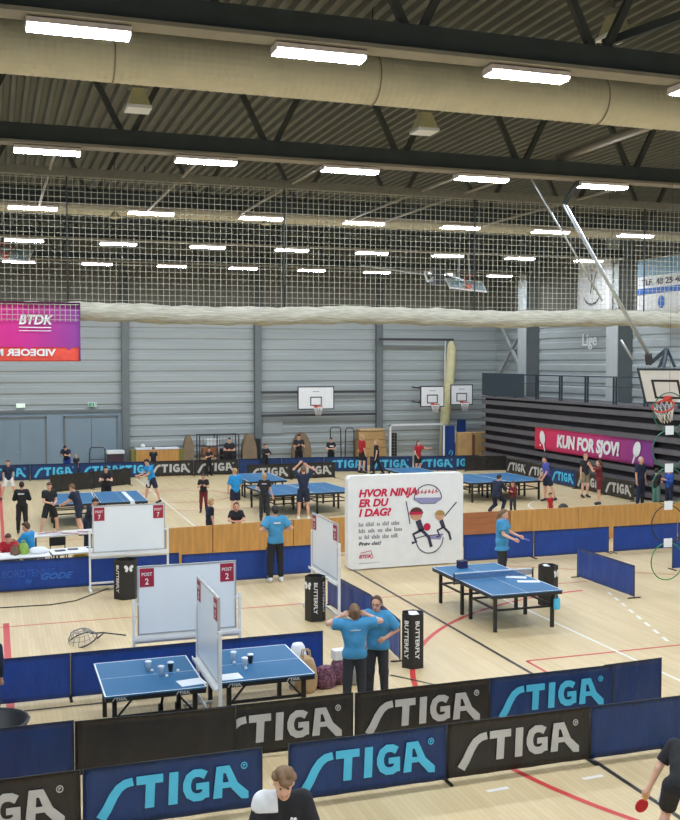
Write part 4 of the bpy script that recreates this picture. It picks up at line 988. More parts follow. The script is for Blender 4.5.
# ball collecting net lying on the floor
t = thing('ball_collector_net', 'ball collecting net with a black handle lying on the floor at left', 'net', (1.5, 19.35, 0), .25)
q = M(); q.tube([(.26 * math.cos(a), .34 * math.sin(a), .05 + .1 * math.cos(a)) for a in [2 * PI * j / 18 for j in range(18)]], .014, 6, closed=True); q.tube([(.22, .2, .1), (.45, .05, .12), (.22, -.2, .1)], .014, 6); q.cyl((.42, .05, .12), (.85, .0, .02), .013, 6); q.build('hoop_and_handle', m_black, t)
q = M()
for j in range(14):
    a = 2 * PI * j / 14; q.tube([(.26 * math.cos(a), .34 * math.sin(a), .05 + .1 * math.cos(a)), (.18 * math.cos(a + .15) - .03, .24 * math.sin(a + .15), .2 + .03 * math.cos(a)), (-.04 + .06 * math.cos(a + .3), .08 * math.sin(a + .3), .25)], .006, 4)
for k, (s_, zz) in enumerate(((.9, .12), (.7, .19), (.45, .23))): q.tube([(.26 * s_ * math.cos(a) - .02, .34 * s_ * math.sin(a), zz + .06 * s_ * math.cos(a)) for a in [2 * PI * j / 14 for j in range(14)]], .006, 4, closed=True)
q.build('mesh_bag', m_inkg, t)
tag(M().tube([(-.6, 22.6, .012), (.07, 22.66, .012), (1.09, 22.6, .012), (1.62, 22.8, .012), (2.1, 23.38, .012), (2.45, 23.85, .012)], .012, 6).build('floor_cable', m_black), 'thin black cable curving across the floor to the upper whiteboard', 'cable')
# tub at the left edge between the barrier rows
t = thing('ball_tub', 'black open tub at the left edge behind the front barriers', 'tub', (-.12, 14.35, 0)); q = M(); q.lathe([(.4, 0), (.46, .06), (.5, .34), (.52, .38), (.49, .38), (.46, .1), (.0, .06)], (0, 0, 0), 20); q.build('tub_wall', m_black, t); q = M(); q.tube([(.52 * math.cos(a), .52 * math.sin(a), .385) for a in [2 * PI * j / 20 for j in range(20)]], .018, 6, closed=True); q.build('rim', m_cage, t)
# bags heaped behind the right half table
m_ging = mat('gingham_plum', (120, 78, 96), .8, 0, .85, 22)
bag(4.62, 15.35, 0, (.34, .32, .55), m_tan, 'tan tote bag at the far corner of the right half table')
bag(4.97, 15.45, 0, (.34, .28, .34), m_ging, 'plum patterned bag on the floor by the blue barrier', handles=False)
bag(5.26, 15.6, 0, (.34, .3, .38), m_ging, 'plum patterned bag under the white carton beside the grey rucksack', handles=False)
bag(5.5, 15.5, 0, (.4, .3, .5), mat('rucksack_grey', (160, 162, 160), .7), 'pale grey rucksack behind the woman with raised arms', 'rucksack')
q = M(); q.bev(-.11, .11, -.09, .09, 0, .16, .01); tag(q.build('white_carton', m_white, None, (5.26, 15.6, .385), .1), 'small white carton on top of a plum patterned bag', 'box')
bag(4.55, 15.55, .0, (.3, .28, .72), m_paper, 'white jacket like bundle by the half table corner', 'white_bundle', False, 'bundle')
# crouch things behind the boards at right
q = M().bev(-.12, .12, -.1, .1, 0, .2, .02); tag(q.build('dark_box', m_black, None, (14.6, 28.4, 0)), 'small dark box on the floor behind the reddish board', 'box')
t = thing('gym_ball', 'small dark ball on the floor near the grandstand players', 'ball', (18.4, 30.6, 0)); q = M(); q.ell((0, 0, .19), (.19, .19, .19), 14, 10); q.build('ball_skin', m_black, t)
# hoops hanging in a chain at the right
cols = [(m_green, 'green hoop hanging at right edge, topmost of the chain'), (m_green, 'green hoop hanging at right edge, second from top'), (mat('hoop_teal', (34, 116, 96), .4), 'teal green hoop hanging at right edge, middle of the chain'), (m_black, 'black hoop hanging in front of the plywood, fourth of the chain'), (mat('hoop_leaf', (44, 140, 70), .4), 'green hoop hanging lowest of the chain at right edge')]
for k, (ma, lab) in enumerate(cols):
    zc = 4.09 - .85 * k; r = .425
    t = thing('hanging_hoop', lab, 'hoop', (14.42, 19.5, zc), 0, 'hoops hanging in a chain')
    M().tube([(r * math.cos(a), 0, r * math.sin(a)) for a in [2 * PI * j / 32 for j in range(32)]], .0125, 6, closed=True).build('ring', ma, t)
    if k == 0: M().cyl((0, 0, r), (0, 0, ZC - zc), .0035, 6).build('hanging_cord', m_black, t)
    if k < 4:
        q = M(); q.bb(-.11, .11, -.022, -.018, -r - .1, -r + .1); T_ = q.build('paper_tag', m_paper, t)


# ================================================================== people: one continuous skin per body, clothes and hair on top
def V(*a): return np.array(a, float)
def nrm(v): v = np.asarray(v, float); return v / (np.linalg.norm(v) or 1)
class Fld:
    def __init__(s, lo, hi, vox):
        s.vox = vox; s.lo = np.array(lo); s.n = np.ceil((np.array(hi) - s.lo) / vox).astype(int) + 2
        s.ax = [s.lo[i] + vox * np.arange(s.n[i]) for i in range(3)]; s.F = np.full(s.n, 1., np.float32)
    def _win(s, lo, hi, k):
        m = k + 3 * s.vox; a = np.clip(np.floor((lo - m - s.lo) / s.vox).astype(int), 0, s.n); b = np.clip(np.ceil((hi + m - s.lo) / s.vox).astype(int) + 1, 0, s.n)
        sl = tuple(slice(a[i], b[i]) for i in range(3))
        return sl, np.meshgrid(*[s.ax[i][sl[i]] for i in range(3)], indexing='ij')
    def _mix(s, sl, d, k):
        cur = s.F[sl]; h = np.clip(.5 + .5 * (cur - d) / k, 0, 1); s.F[sl] = cur * (1 - h) + d * h - k * h * (1 - h)
    def cone(s, a, b, ra, rb, k=.03, cuts=(), flat=None):
        a = np.asarray(a, float); b = np.asarray(b, float); R = max(ra, rb)
        sl, (X, Y, Z) = s._win(np.minimum(a, b) - R, np.maximum(a, b) + R, k)
        if X.size == 0: return
        ab = b - a; L2 = ab @ ab + 1e-9
        t = np.clip(((X - a[0]) * ab[0] + (Y - a[1]) * ab[1] + (Z - a[2]) * ab[2]) / L2, 0, 1)
        d = np.sqrt((X - a[0] - t * ab[0]) ** 2 + (Y - a[1] - t * ab[1]) ** 2 + (Z - a[2] - t * ab[2]) ** 2) - (ra + (rb - ra) * t)
        for p, n in cuts: d = np.maximum(d, (X - p[0]) * n[0] + (Y - p[1]) * n[1] + (Z - p[2]) * n[2])
        s._mix(sl, d, k)
    def ell(s, c, A, r, k=.02, cuts=()):
        c = np.asarray(c, float); R = max(r); sl, (X, Y, Z) = s._win(c - R, c + R, k)
        if X.size == 0: return
        q = [((X - c[0]) * A[i][0] + (Y - c[1]) * A[i][1] + (Z - c[2]) * A[i][2]) / r[i] for i in range(3)]
        l = np.sqrt(q[0] ** 2 + q[1] ** 2 + q[2] ** 2); d = (l - 1) * min(r)
        for p, n in cuts: d = np.maximum(d, (X - p[0]) * n[0] + (Y - p[1]) * n[1] + (Z - p[2]) * n[2])
        s._mix(sl, d, k)
    def cut(s, p, n):
        X, Y, Z = np.meshgrid(*s.ax, indexing='ij'); s.F = np.maximum(s.F, (X - p[0]) * n[0] + (Y - p[1]) * n[1] + (Z - p[2]) * n[2])
    def mesh(s):
        F = s.F; S = F < 0; n = F.shape
        acc = np.zeros((n[0] - 1, n[1] - 1, n[2] - 1, 3)); cnt = np.zeros((n[0] - 1, n[1] - 1, n[2] - 1))
        cor = [(i, j, k) for i in (0, 1) for j in (0, 1) for k in (0, 1)]
        def sub(A, c): return A[c[0]:n[0] - 1 + c[0], c[1]:n[1] - 1 + c[1], c[2]:n[2] - 1 + c[2]]
        for a in cor:
            for ax in range(3):
                if a[ax]: continue
                b = list(a); b[ax] = 1; fa, fb = sub(F, a), sub(F, b); x = (fa < 0) != (fb < 0)
                with np.errstate(divide='ignore', invalid='ignore'): t = np.where(x, fa / (fa - fb), 0)
                for e in range(3): acc[..., e] += np.where(x, a[e] + (t if e == ax else 0), 0)
                cnt += x
        m = cnt > 0; idx = np.full(m.shape, -1); idx[m] = np.arange(m.sum())
        ijk = np.argwhere(m); P = (ijk + acc[m] / cnt[m][:, None]) * s.vox + s.lo
        Q = []
        for ax in range(3):
            o = [slice(0, -1)] * 3; o2 = [slice(0, -1)] * 3; o2[ax] = slice(1, None)
            o = [slice(1, n[i] - 1) for i in range(3)]; o[ax] = slice(0, n[ax] - 1); o2 = list(o); o2[ax] = slice(1, n[ax])
            a, b = S[tuple(o)], S[tuple(o2)]; u, w = [(1, 2), (2, 0), (0, 1)][ax]
            for flip, msk in ((False, a & ~b), (True, ~a & b)):
                e = np.argwhere(msk)
                if not len(e): continue
                for i in range(3):
                    if i != ax: e[:, i] += 1
                def cell(du, dw): c = e.copy(); c[:, u] -= du; c[:, w] -= dw; return idx[c[:, 0], c[:, 1], c[:, 2]]
                q = np.stack([cell(1, 1), cell(0, 1), cell(0, 0), cell(1, 0)], 1); Q.append(q[:, ::-1] if flip else q)
        Q = np.concatenate(Q) if Q else np.zeros((0, 4), int)
        return P.tolist(), [tuple(q) for q in Q.tolist() if min(q) >= 0]

def skin(n, c): return mat('skin_' + n, c, .55, 0, .05, 12)
SK = [skin('light', (222, 168, 140)), skin('fair', (230, 182, 156)), skin('tan', (196, 140, 110))]
m_eye = mat('eye_dark', (30, 26, 26), .3); m_lip = mat('lip_rose', (176, 96, 88), .5)
def cl(n, c, b=.25): return mat('cloth_' + n, c, .85, 0, .08, 10, bump=b, bscale=14)
c_black, c_navy, c_sky, c_white, c_red = cl('black', (36, 36, 40)), cl('navy', (34, 42, 66)), cl('sky', (72, 150, 196)), cl('white', (232, 232, 232)), cl('red', (178, 34, 48))
c_char, c_royal, c_purple, c_cyan = cl('charcoal', (50, 52, 58)), cl('royal', (40, 82, 168)), cl('violet_blue', (80, 88, 176)), cl('cyan_blue', (40, 150, 214))
c_khaki = cl('khaki', (150, 136, 108)); c_maroon = cl('maroon', (110, 36, 40)); c_teal = cl('teal', (92, 130, 120))
h_brown, h_blond, h_dark, h_ash = [mat('hair_' + n, c, .6, 0, .22, 30, stretch=(1, 1, .3)) for n, c in (('brown', (88, 62, 44)), ('blond', (190, 154, 106)), ('dark', (42, 34, 30)), ('ash', (124, 94, 64)))]
def person(label, x, y, hd, h=1.75, lean=0, side=0, headp=5, heady=0, R=None, L=None, RL=None, LL=None, top=c_black, sleeve=.62, bottom=('shorts', c_black), shoes=c_char, hair=(h_brown, 'short'), sk=0, vox=.02, z=0., fem=0, grp=None, curl=.5, extra=None, loose=.0, panel=None, hem=.075):
    t = thing('person', label, 'person', (x, y, z), -math.radians(hd), grp)
    s = h / 1.75; rd = math.radians
    R = R or ((.12, .02, -1), (.04, .2, -1)); L = L or ((-.12, .02, -1), (-.04, .2, -1))
    RL = RL or ((.06, .03, -1), (.03, -.06, -1)); LL = LL or ((-.06, .03, -1), (-.03, -.06, -1))
    up = nrm((math.sin(rd(side)), math.sin(rd(lean)) * math.cos(rd(side)), math.cos(rd(lean)) * math.cos(rd(side)))); rx = nrm(V(1, 0, 0) - up * up[0]); tf = np.cross(up, rx)
    sw = .165 - .018 * fem
    pel = V(0, 0, 0); hip = {k: pel + V(e * .088, 0, -.02) * s for k, e in (('R', 1), ('L', -1))}
    sh = {k: pel + up * .455 * s + rx * e * sw * s for k, e in (('R', 1), ('L', -1))}
    arm = {}; leg = {}
    for k, D in (('R', R), ('L', L)):
        e_ = sh[k] + nrm(D[0]) * .285 * s; w_ = e_ + nrm(D[1]) * .245 * s; hd_ = nrm(D[2]) if len(D) > 2 else nrm(D[1]); arm[k] = (sh[k], e_, w_, hd_)
    for k, D in (('R', RL), ('L', LL)):
        kn = hip[k] + nrm(D[0]) * .43 * s; an = kn + nrm(D[1]) * .42 * s; fd = nrm(D[2]) if len(D) > 2 else nrm((.12 if k == 'R' else -.12, 1, -.18)); leg[k] = (hip[k], kn, an, fd)
    hs = s * (1 + max(0, 1.62 - h) * .45)
    hp, hy = rd(headp + lean * .45), rd(heady)
    hf = V(math.sin(hy) * math.cos(hp), math.cos(hy) * math.cos(hp), -math.sin(hp)); hr = nrm(np.cross(hf, V(0, 0, 1))); hu = np.cross(hr, hf)
    neck = pel + up * .5 * s; hc = neck + (up * .6 + hu * .4) * .125 * hs + hu * .03 * hs + hf * .02 * hs; A = (hr, hf, hu)
    pts = [pel, hc] + [p for k in 'RL' for p in arm[k][:3] + leg[k][:3]] + [arm[k][2] + arm[k][3] * .2 * s for k in 'RL'] + [leg[k][2] + leg[k][3] * .2 * s for k in 'RL']
    lo = np.min(pts, 0) - .17 * s - .04; hi = np.max(pts, 0) + .17 * s + .04
    zoff = -min(min(leg[k][2][2], (leg[k][2] + leg[k][3] * .15 * s)[2]) - .062 * s for k in 'RL')
    def newf(): return Fld(lo, hi, vox)
    def torso(F, g, k=.04):
        F.cone(hip['L'] * .84, hip['R'] * .84, (.089 + .006 * fem) * s + g * .8, (.089 + .006 * fem) * s + g * .8, k)
        F.cone(pel + up * .04 * s, pel + up * .2 * s, .112 * s + g, (.108 - .012 * fem) * s + g, k)
        for e in (-1, 1): F.cone(pel + up * .2 * s + rx * e * .04 * s, pel + up * .37 * s + rx * e * .085 * s + tf * .01, .088 * s + g, .09 * s + g, k)
        if fem:
            for e in (-1, 1): F.ell(pel + up * .34 * s + rx * e * .07 * s + tf * .07 * s, (rx, tf, up), (.06 * s + g, .055 * s + g, .06 * s + g), k)
        F.cone(sh['L'] + rx * .02, sh['R'] - rx * .02, .056 * s + g, .056 * s + g, k)
    # ---- body
    F = newf(); torso(F, 0)
    F.cone(neck - up * .06 * s, hc - hu * .05 * hs, .058 * s, .05 * s, .03)
    F.ell(hc + hu * .015 * hs - hf * .008 * hs, A, (.074 * hs, .094 * hs, .104 * hs), .02); F.ell(hc - hu * .055 * hs + hf * .028 * hs, A, (.054 * hs, .062 * hs, .066 * hs), .025)
    F.cone(hc + hf * .086 * hs + hu * .01 * hs, hc + hf * .108 * hs - hu * .028 * hs, .01 * hs, .016 * hs, .012)
    for e in (-1, 1): F.ell(hc + hr * e * .076 * hs - hf * .008 * hs - hu * .01 * hs, A, (.014 * hs, .022 * hs, .034 * hs), .01)
    for k in 'RL':
        a, b, c, d = arm[k]; F.cone(a, b, .05 * s, .038 * s, .03); F.cone(b, c, .04 * s, .027 * s, .02)
        pn = nrm(np.cross(d, V(0, 0, 1)) if abs(d[2]) < .9 else np.cross(d, V(1, 0, 0))); pw = np.cross(d, pn)
        for o in (-1, 0, 1): F.cone(c, c + d * .075 * s + pw * o * .024 * s, .022 * s, .018 * s, .012)
        a, b, c, d = leg[k]; F.cone(a, b, .082 * s, .054 * s, .03); F.cone(b, c, .052 * s, .036 * s, .02)
        back = -nrm(V(d[0], d[1], 0)); F.cone(b + (c - b) * .2 + back * .012 * s, b + (c - b) * .5 + back * .012 * s, .05 * s, .042 * s, .02)
        F.cone(c + V(0, 0, -.02) * s + back * .03 * s, c + d * .15 * s + V(0, 0, -.03) * s, .036 * s, .03 * s, .02)
    vs_, fs_ = F.mesh(); B = M(); B.add(vs_, fs_, 0, True)
    for k in 'RL':                                     # five fingers each, rooted in the palm
        _, _, c, d = arm[k]; pn = nrm(np.cross(d, V(0, 0, 1)) if abs(d[2]) < .9 else np.cross(d, V(1, 0, 0))); pw = np.cross(d, pn)
        inn = pn if (pn @ (V(0, 0, 0) + V(-1 if k == 'R' else 1, .3, 0))) > 0 else -pn
        for o, ln_ in ((-1.5, .062), (-.5, .074), (.5, .078), (1.5, .07)):
            p0 = c + d * .06 * s + pw * o * .018 * s; p1 = c + d * .1 * s + pw * o * .02 * s; p2 = p1 + (d * (1 - curl * .5) + inn * curl) * ln_ * .5 * s; p3 = p2 + (d * (1 - curl) + inn * curl * 1.4) * ln_ * .5 * s
            B.tube([p0, p1, p2, p3], [.0095 * s, .0095 * s, .0085 * s, .0065 * s], 6)
        th = pw * (1 if (pw @ V(0, 1, .2)) > 0 else -1); p0 = c + d * .02 * s; B.tube([p0, p0 + d * .03 * s + th * .035 * s, p0 + d * .065 * s + th * .045 * s + inn * .01 * s, p0 + d * .09 * s + th * .04 * s + inn * .02 * s], [.012 * s, .012 * s, .0105 * s, .008 * s], 6)
    for e in (-1, 1): B.ell(hc + hr * e * .03 * hs + hf * .081 * hs + hu * .012 * hs, (.011 * hs, .009 * hs, .007 * hs), 8, 5, 1)
    mo = [hc + hf * .092 * hs - hu * .058 * hs + hr * e * .022 * hs - hf * abs(e) * .006 * hs for e in (-1, 0, 1)]; B.tube(mo, .0055 * hs, 5, 2)
    up_z = lambda b: b.v.__setitem__(slice(None), [(p[0], p[1], p[2] + zoff) for p in b.v])
    up_z(B); B.build('body', [SK[sk], m_eye, m_lip], t)
    def done(F, nm, ma):
        v_, f_ = F.mesh()
        if not f_: return None
        b = M(); b.add(v_, f_, 0, True); up_z(b); return b.build(nm, ma, t)
    # ---- shirt
    F = newf(); g = .017 * s + .004 + loose; torso(F, g, .05)
    if hem > .1: F.cone(hip['L'] * .84 - up * hem * s, hip['R'] * .84 - up * hem * s, .118 * s + g, .118 * s + g, .06)
    F.cut(pel - up * hem * s, -up); F.cut(neck + up * .03 * s, up)
    for k in 'RL':
        a, b, c, d = arm[k]
        if sleeve <= 1: e = a + (b - a) * sleeve; F.cone(a, b, .056 * s + g, .048 * s + g, .03, cuts=[(e, nrm(b - a))])
        else: e = b + (c - b) * min(.95, sleeve - 1); F.cone(a, b, .054 * s + g, .044 * s + g, .03); F.cone(b, c, .044 * s + g * .8, .034 * s + g * .6, .02, cuts=[(e, nrm(c - b))])
    shirt = done(F, 'shirt', top)
    if panel:
        a, b, c, d = arm['R']; F = newf(); torso(F, g + .013, .05); e = a + (b - a) * .6
        F.cone(a, b, .056 * s + g + .013, .048 * s + g + .013, .03, cuts=[(e, nrm(b - a))])
        F.cut(neck + rx * .055 * s, -rx); F.cut(a - up * .03 * s, -up); F.cut(a - tf * .07 * s, -tf)
        done(F, 'white_shoulder_panel', panel)
    # ---- trousers or shorts
    F = newf(); g = .014 * s + .004
    F.cone(hip['L'] * .84, hip['R'] * .84, (.09 + .006 * fem) * s + g * .7, (.09 + .006 * fem) * s + g * .7, .04, cuts=[(pel + up * .06 * s, up)])
    for k in 'RL':
        a, b, c, d = leg[k]
        if bottom[0] == 'shorts': e = a + (b - a) * .8; F.cone(a, b, .088 * s + g, .072 * s + g, .03, cuts=[(e, nrm(b - a)), (pel + up * .06 * s, up)])
        else: e = b + (c - b) * .93; F.cone(a, b, .084 * s + g, .058 * s + g, .03, cuts=[(pel + up * .06 * s, up)]); F.cone(b, c, .058 * s + g, .045 * s + g * .8, .03, cuts=[(e, nrm(c - b))])
    done(F, 'shorts' if bottom[0] == 'shorts' else 'trousers', bottom[1])
    # ---- shoes
    for k in 'RL':
        F = newf(); a, b, c, d = leg[k]; back = -nrm(V(d[0], d[1], 0))
        F.cone(c + V(0, 0, -.022) * s + back * .032 * s, c + d * .155 * s + V(0, 0, -.028) * s, .045 * s, .038 * s, .02); F.cone(c + V(0, 0, .02) * s, c, .043 * s, .045 * s, .02)
        done(F, 'shoe', shoes)
    # ---- hair
    ma, st = hair
    F = newf(); cp = hc + hf * .028 * hs + hu * .062 * hs; cn = nrm(hf * .86 - hu * .5)
    F.ell(hc + hu * .022 * hs - hf * .012 * hs, A, (.086 * hs, .106 * hs, .114 * hs), .01)
    if st in ('long', 'pony', 'bun'): F.ell(hc - hu * .02 * hs - hf * .035 * hs, A, (.088 * hs, .085 * hs, .12 * hs), .02)
    if st == 'long': F.cone(hc - hf * .05 * hs, hc - hf * .075 * hs - hu * .2 * hs, .08 * hs, .06 * hs, .03)
    F.cut(cp, cn)
    if st == 'short': F.cut(hc - hu * .075 * hs, -hu)
    if st == 'bun': F.ell(hc + hu * .03 * hs - hf * .12 * hs, A, (.045 * hs, .04 * hs, .045 * hs), .015)
    if st == 'pony': F.cone(hc + hu * .02 * hs - hf * .11 * hs, hc - hu * .16 * hs - hf * .14 * hs, .032 * hs, .022 * hs, .02)
    if st in ('short',): F.ell(hc + hu * .085 * hs + hf * .045 * hs, A, (.066 * hs, .05 * hs, .036 * hs), .015)
    if st == 'tousled':
        rg = random.Random(4)
        for _ in range(16):
            a1 = rg.uniform(-2.6, 2.6); el = rg.uniform(.35, 1.3); dv = hr * math.sin(a1) * math.cos(el) * .078 + hf * math.cos(a1) * math.cos(el) * .09 + hu * math.sin(el) * .112
            F.ell(hc + dv * hs + hu * .014 * hs, A, (.034 * hs, .036 * hs, .024 * hs), .012)
    done(F, 'cap' if st == 'cap' else 'hair', ma)
    J = dict(arm=arm, leg=leg, hc=hc, hf=hf, hr=hr, hu=hu, up=up, rx=rx, tf=tf, pel=pel, zoff=zoff, s=s, hs=hs, root=t, shirt=shirt)
    if extra: extra(J, t)
    return J
def back_print(wd=.2, hgt=.025, dz=.36, ma=None, off=.128):
    def f(J, t):
        m = M(); s = J['s']; c = J['pel'] + J['up'] * dz * s - J['tf'] * off * s + V(0, 0, J['zoff']); k = 9
        for i in range(k):
            a = c + J['rx'] * (-wd / 2 + wd * i / k) * s; m.box(a, (wd / k * .7 * s, .03, hgt * s))
        m.build('back_print', ma or c_white, t)
    return f
def world(J, p): 
    t = J['root']; q = Vector(p) + Vector((0, 0, J['zoff'])); q.rotate(t.rotation_euler); return q + t.location
def racket(J, k, lab, ma, dirv=None):
    a, b, c, d = J['arm'][k]; hnd = Vector(world(J, c + d * .085 * J['s'])); dd = Vector(dirv) if dirv else (Vector(world(J, c + d)) - Vector(world(J, c))); dd.normalize()
    t = thing('table_tennis_racket', lab, 'racket', hnd); ref = Vector((0, 0, 1)) if abs(dd.z) < .9 else Vector((0, 1, 0)); ux = ref.cross(dd).normalized(); q = M(); q.prism([(-.014, -.05), (.014, -.05), (.014, .06), (-.014, .06)], (0, 0, 0), ux, dd, .022); q.build('handle', m_wood, t)
    q = M(); q.prism([(.075 * math.cos(a), .13 + .08 * math.sin(a)) for a in [2 * PI * j / 20 for j in range(20)]], ux.cross(dd) * .004, ux, dd, .014); q.build('blade', ma, t)

m_rub = mat('rubber_red', (196, 30, 44), .6); m_rubb = mat('rubber_blue', (40, 70, 170), .6); m_rubk = mat('rubber_black', (30, 30, 32), .6)
W = c_white
hips = dict(R=((.75, -.35, -.75), (-.75, .45, -.2)), L=((-.75, -.35, -.75), (.75, .45, -.2)))
fold = dict(R=((.3, .25, -1), (-.8, .7, .1)), L=((-.3, .25, -1), (.8, .7, .05)))
phone = dict(R=((.25, .3, -1), (-.4, .8, .35)), L=((-.25, .3, -1), (.4, .8, .35)))
clap = dict(R=((.2, .5, -.8), (-.35, .9, .2)), L=((-.2, .5, -.8), (.35, .9, .2)))
rest = dict(R=((.3, .6, -.7), (-.6, .8, -.05)), L=((-.3, .6, -.7), (.6, .8, -.05)))
walkA = dict(RL=((.05, .4, -1), (.03, -.1, -1)), LL=((-.05, -.3, -1), (-.03, -.5, -1)))
split = dict(RL=((.32, .12, -1), (.2, -.2, -1)), LL=((-.32, .12, -1), (-.2, -.2, -1)))
sit = dict(RL=((.12, 1, -.08), (.02, .05, -1)), LL=((-.12, 1, -.08), (-.02, .05, -1)))

# --- foreground
def p_guy(J, t):
    s = J['s']
    m = M(); c = J['pel'] + J['up'] * .36 * s + J['tf'] * .118 * s - J['rx'] * .07 * s + V(0, 0, J['zoff']); m.ell(c + J['rx'] * .014, (.016, .012, .018), 8, 5); m.ell(c - J['rx'] * .014, (.016, .012, .018), 8, 5); m.build('chest_emblem', W, t)
person('person in black and white shirt looking down, brown hair, bottom foreground', 2.31, 8.42, 187, 1.83, lean=14, headp=17, heady=6, top=c_black, sleeve=.8, hair=(h_ash, 'tousled'), sk=1, vox=.011, R=((.35, .2, -1), (-.1, .7, -.7)), L=((-.35, .2, -1), (.1, .7, -.7)), bottom=('shorts', c_black), extra=p_guy, panel=W)
def p_shorts(J, t):
    m = M(); s = J['s']; hp_, kn = J['leg']['L'][0], J['leg']['L'][1]; ax_ = nrm(kn - hp_); out = V(-1, 0, 0); out = nrm(out - ax_ * (out @ ax_)); Zf = V(0, 0, J['zoff'])
    for i in range(5):
        c = hp_ + ax_ * (.1 + .045 * i) * s + out * (.098) * s + Zf; m.bar(c - np.cross(ax_, out) * .03 + ax_ * .012, c - np.cross(ax_, out) * .0 - ax_ * .012, .018); m.bar(c + np.cross(ax_, out) * .03 + ax_ * .012, c - ax_ * .012, .018)
    m.build('chevron_print', W, t)
J = person('player in black crouching with a red racket at the lower right corner', 6.66, 8.72, 50, 1.74, lean=52, headp=0, top=c_black, sleeve=.75, bottom=('shorts', c_black), vox=.012, sk=1, L=((-.45, -.35, -.8), (-.35, -.1, -.9)), R=((.4, .6, -.6), (.1, .9, -.1)), RL=((.3, .55, -.8), (.1, -.45, -.9)), LL=((-.25, .5, -.85), (-.1, -.5, -.9)), hair=(h_brown, 'short'), extra=p_shorts)
racket(J, 'L', 'red table tennis racket held by the player at lower right', m_rub)
person('person in dark clothes cut off by the left edge beside the blue barrier', -.13, 14.98, 0, 1.5, top=c_navy, sleeve=1.9, bottom=('long', c_char), vox=.014)
# --- the two women
person('woman in sky blue shirt seen from behind, both hands behind her head', 5.03, 14.2, 8, 1.63, headp=2, top=c_sky, sleeve=.75, bottom=('long', c_char), hair=(h_ash, 'bun'), vox=.011, fem=1, sk=1, curl=.7, R=((1, .05, .12), (-.85, .05, .42), (-.9, -.3, .35)), L=((-1, .05, .12), (.85, .05, .42), (.9, -.3, .35)), extra=back_print(.17, .018, .39, W, .112), loose=.022)
def glasses(J, t):
    m = M(); Zf = V(0, 0, J['zoff']); hs = J['hs']
    for e in (-1, 1):
        c = J['hc'] + J['hr'] * e * .032 * hs + J['hf'] * .102 * hs + J['hu'] * .01 * hs + Zf
        m.tube([c + J['hr'] * .025 * math.cos(a) * hs + J['hu'] * .019 * math.sin(a) * hs for a in [2 * PI * j / 12 for j in range(12)]], .003, 5, closed=True)
        m.tube([c + J['hr'] * e * .025 * hs, J['hc'] + J['hr'] * e * .08 * hs + J['hu'] * .012 * hs + Zf], .003, 5)
    m.build('glasses', m_black, t)
J = person('woman with glasses in sky blue shirt facing the viewer, hand on hip', 5.5, 14.5, 212, 1.66, headp=6, heady=5, top=c_sky, sleeve=.9, bottom=('long', c_char), hair=(h_brown, 'bun'), vox=.011, fem=1, sk=0, R=((.2, .2, -1), (-.2, .8, -.4)), L=((-.62, -.2, -.8), (.55, .6, -.35)), extra=glasses, loose=.022)
# --- middle distance
person('man in light blue shirt and black trousers seen from behind, hands on hips', 6.27, 23.3, -4, 1.84, top=c_sky, sleeve=.75, bottom=('long', c_black), shoes=W, hair=(h_dark, 'short'), vox=.016, loose=.02, extra=back_print(.16, .03, .4, W, .14), **hips)
J = person('woman in light blue shirt holding a blue racket behind the right table', 11.4, 21.7, 135, 1.74, hem=.2, loose=.02, headp=18, top=c_sky, sleeve=.7, bottom=('long', c_char), hair=(h_ash, 'pony'), vox=.016, fem=1, sk=1, R=((.2, .35, -.9), (-.05, .9, -.35)), L=((-.15, .45, -.9), (.1, .95, -.3)))
racket(J, 'L', 'blue racket in the hand of the woman by the right table', m_rubb)
def chair(x, y, rz, lab):
    t = thing('folding_chair', lab, 'chair', (x, y, 0), rz, 'chairs at the white tables'); M().bev(-.2, .2, -.2, .2, .42, .45, .01).build('seat', m_black, t); M().bev(-.2, .2, -.22, -.19, .6, .82, .01).build('backrest', m_black, t)
    for sx in (-.18, .18):
        for sy in (-.18, .18): M().bb(sx - .012, sx + .012, sy - .012, sy + .012, 0, .42).build('leg', m_cage, t)
        M().bb(sx - .012, sx + .012, -.215, -.19, .42, .62).build('back_post', m_cage, t)
chair(1.5, 26.3, PI + .1, 'empty black folding chair behind the white tables'); chair(.78, 25.95, PI + .5, 'black folding chair under the person in blue at the white table'); chair(.3, 25.6, PI, 'black folding chair under the child in red at the white table')
person('person in blue shirt sitting at the white table, turned away to the left', .8, 25.95, 300, 1.72, lean=6, headp=12, top=c_cyan, sleeve=.7, bottom=('long', c_navy), hair=(h_brown, 'short'), vox=.018, **sit, R=((.3, .6, -.8), (-.3, .9, .1)), L=((-.3, .6, -.8), (.3, .9, .1)))
person('child in red shirt sitting at the white table at the left edge', .3, 25.55, 185, 1.5, lean=8, headp=25, top=c_red, sleeve=.7, bottom=('long', c_navy), hair=(h_brown, 'short'), vox=.018, **sit, R=((.2, .5, -.8), (-.3, .9, .1)), L=((-.2, .5, -.8), (.3, .9, .1)))
person('woman in black top leaning on the plywood board, long brown hair', 6.1, 26.7, 190, 1.5, lean=14, headp=5, top=c_black, sleeve=.7, bottom=('long', c_black), hair=(h_brown, 'long'), vox=.016, fem=1, sk=0, **rest)
person('small child in navy top behind the plywood board, left of the woman in black', 5.65, 28.0, 80, 1.42, headp=12, top=c_navy, sleeve=.8, bottom=('shorts', c_navy), hair=(h_blond, 'short'), vox=.018, sk=1)
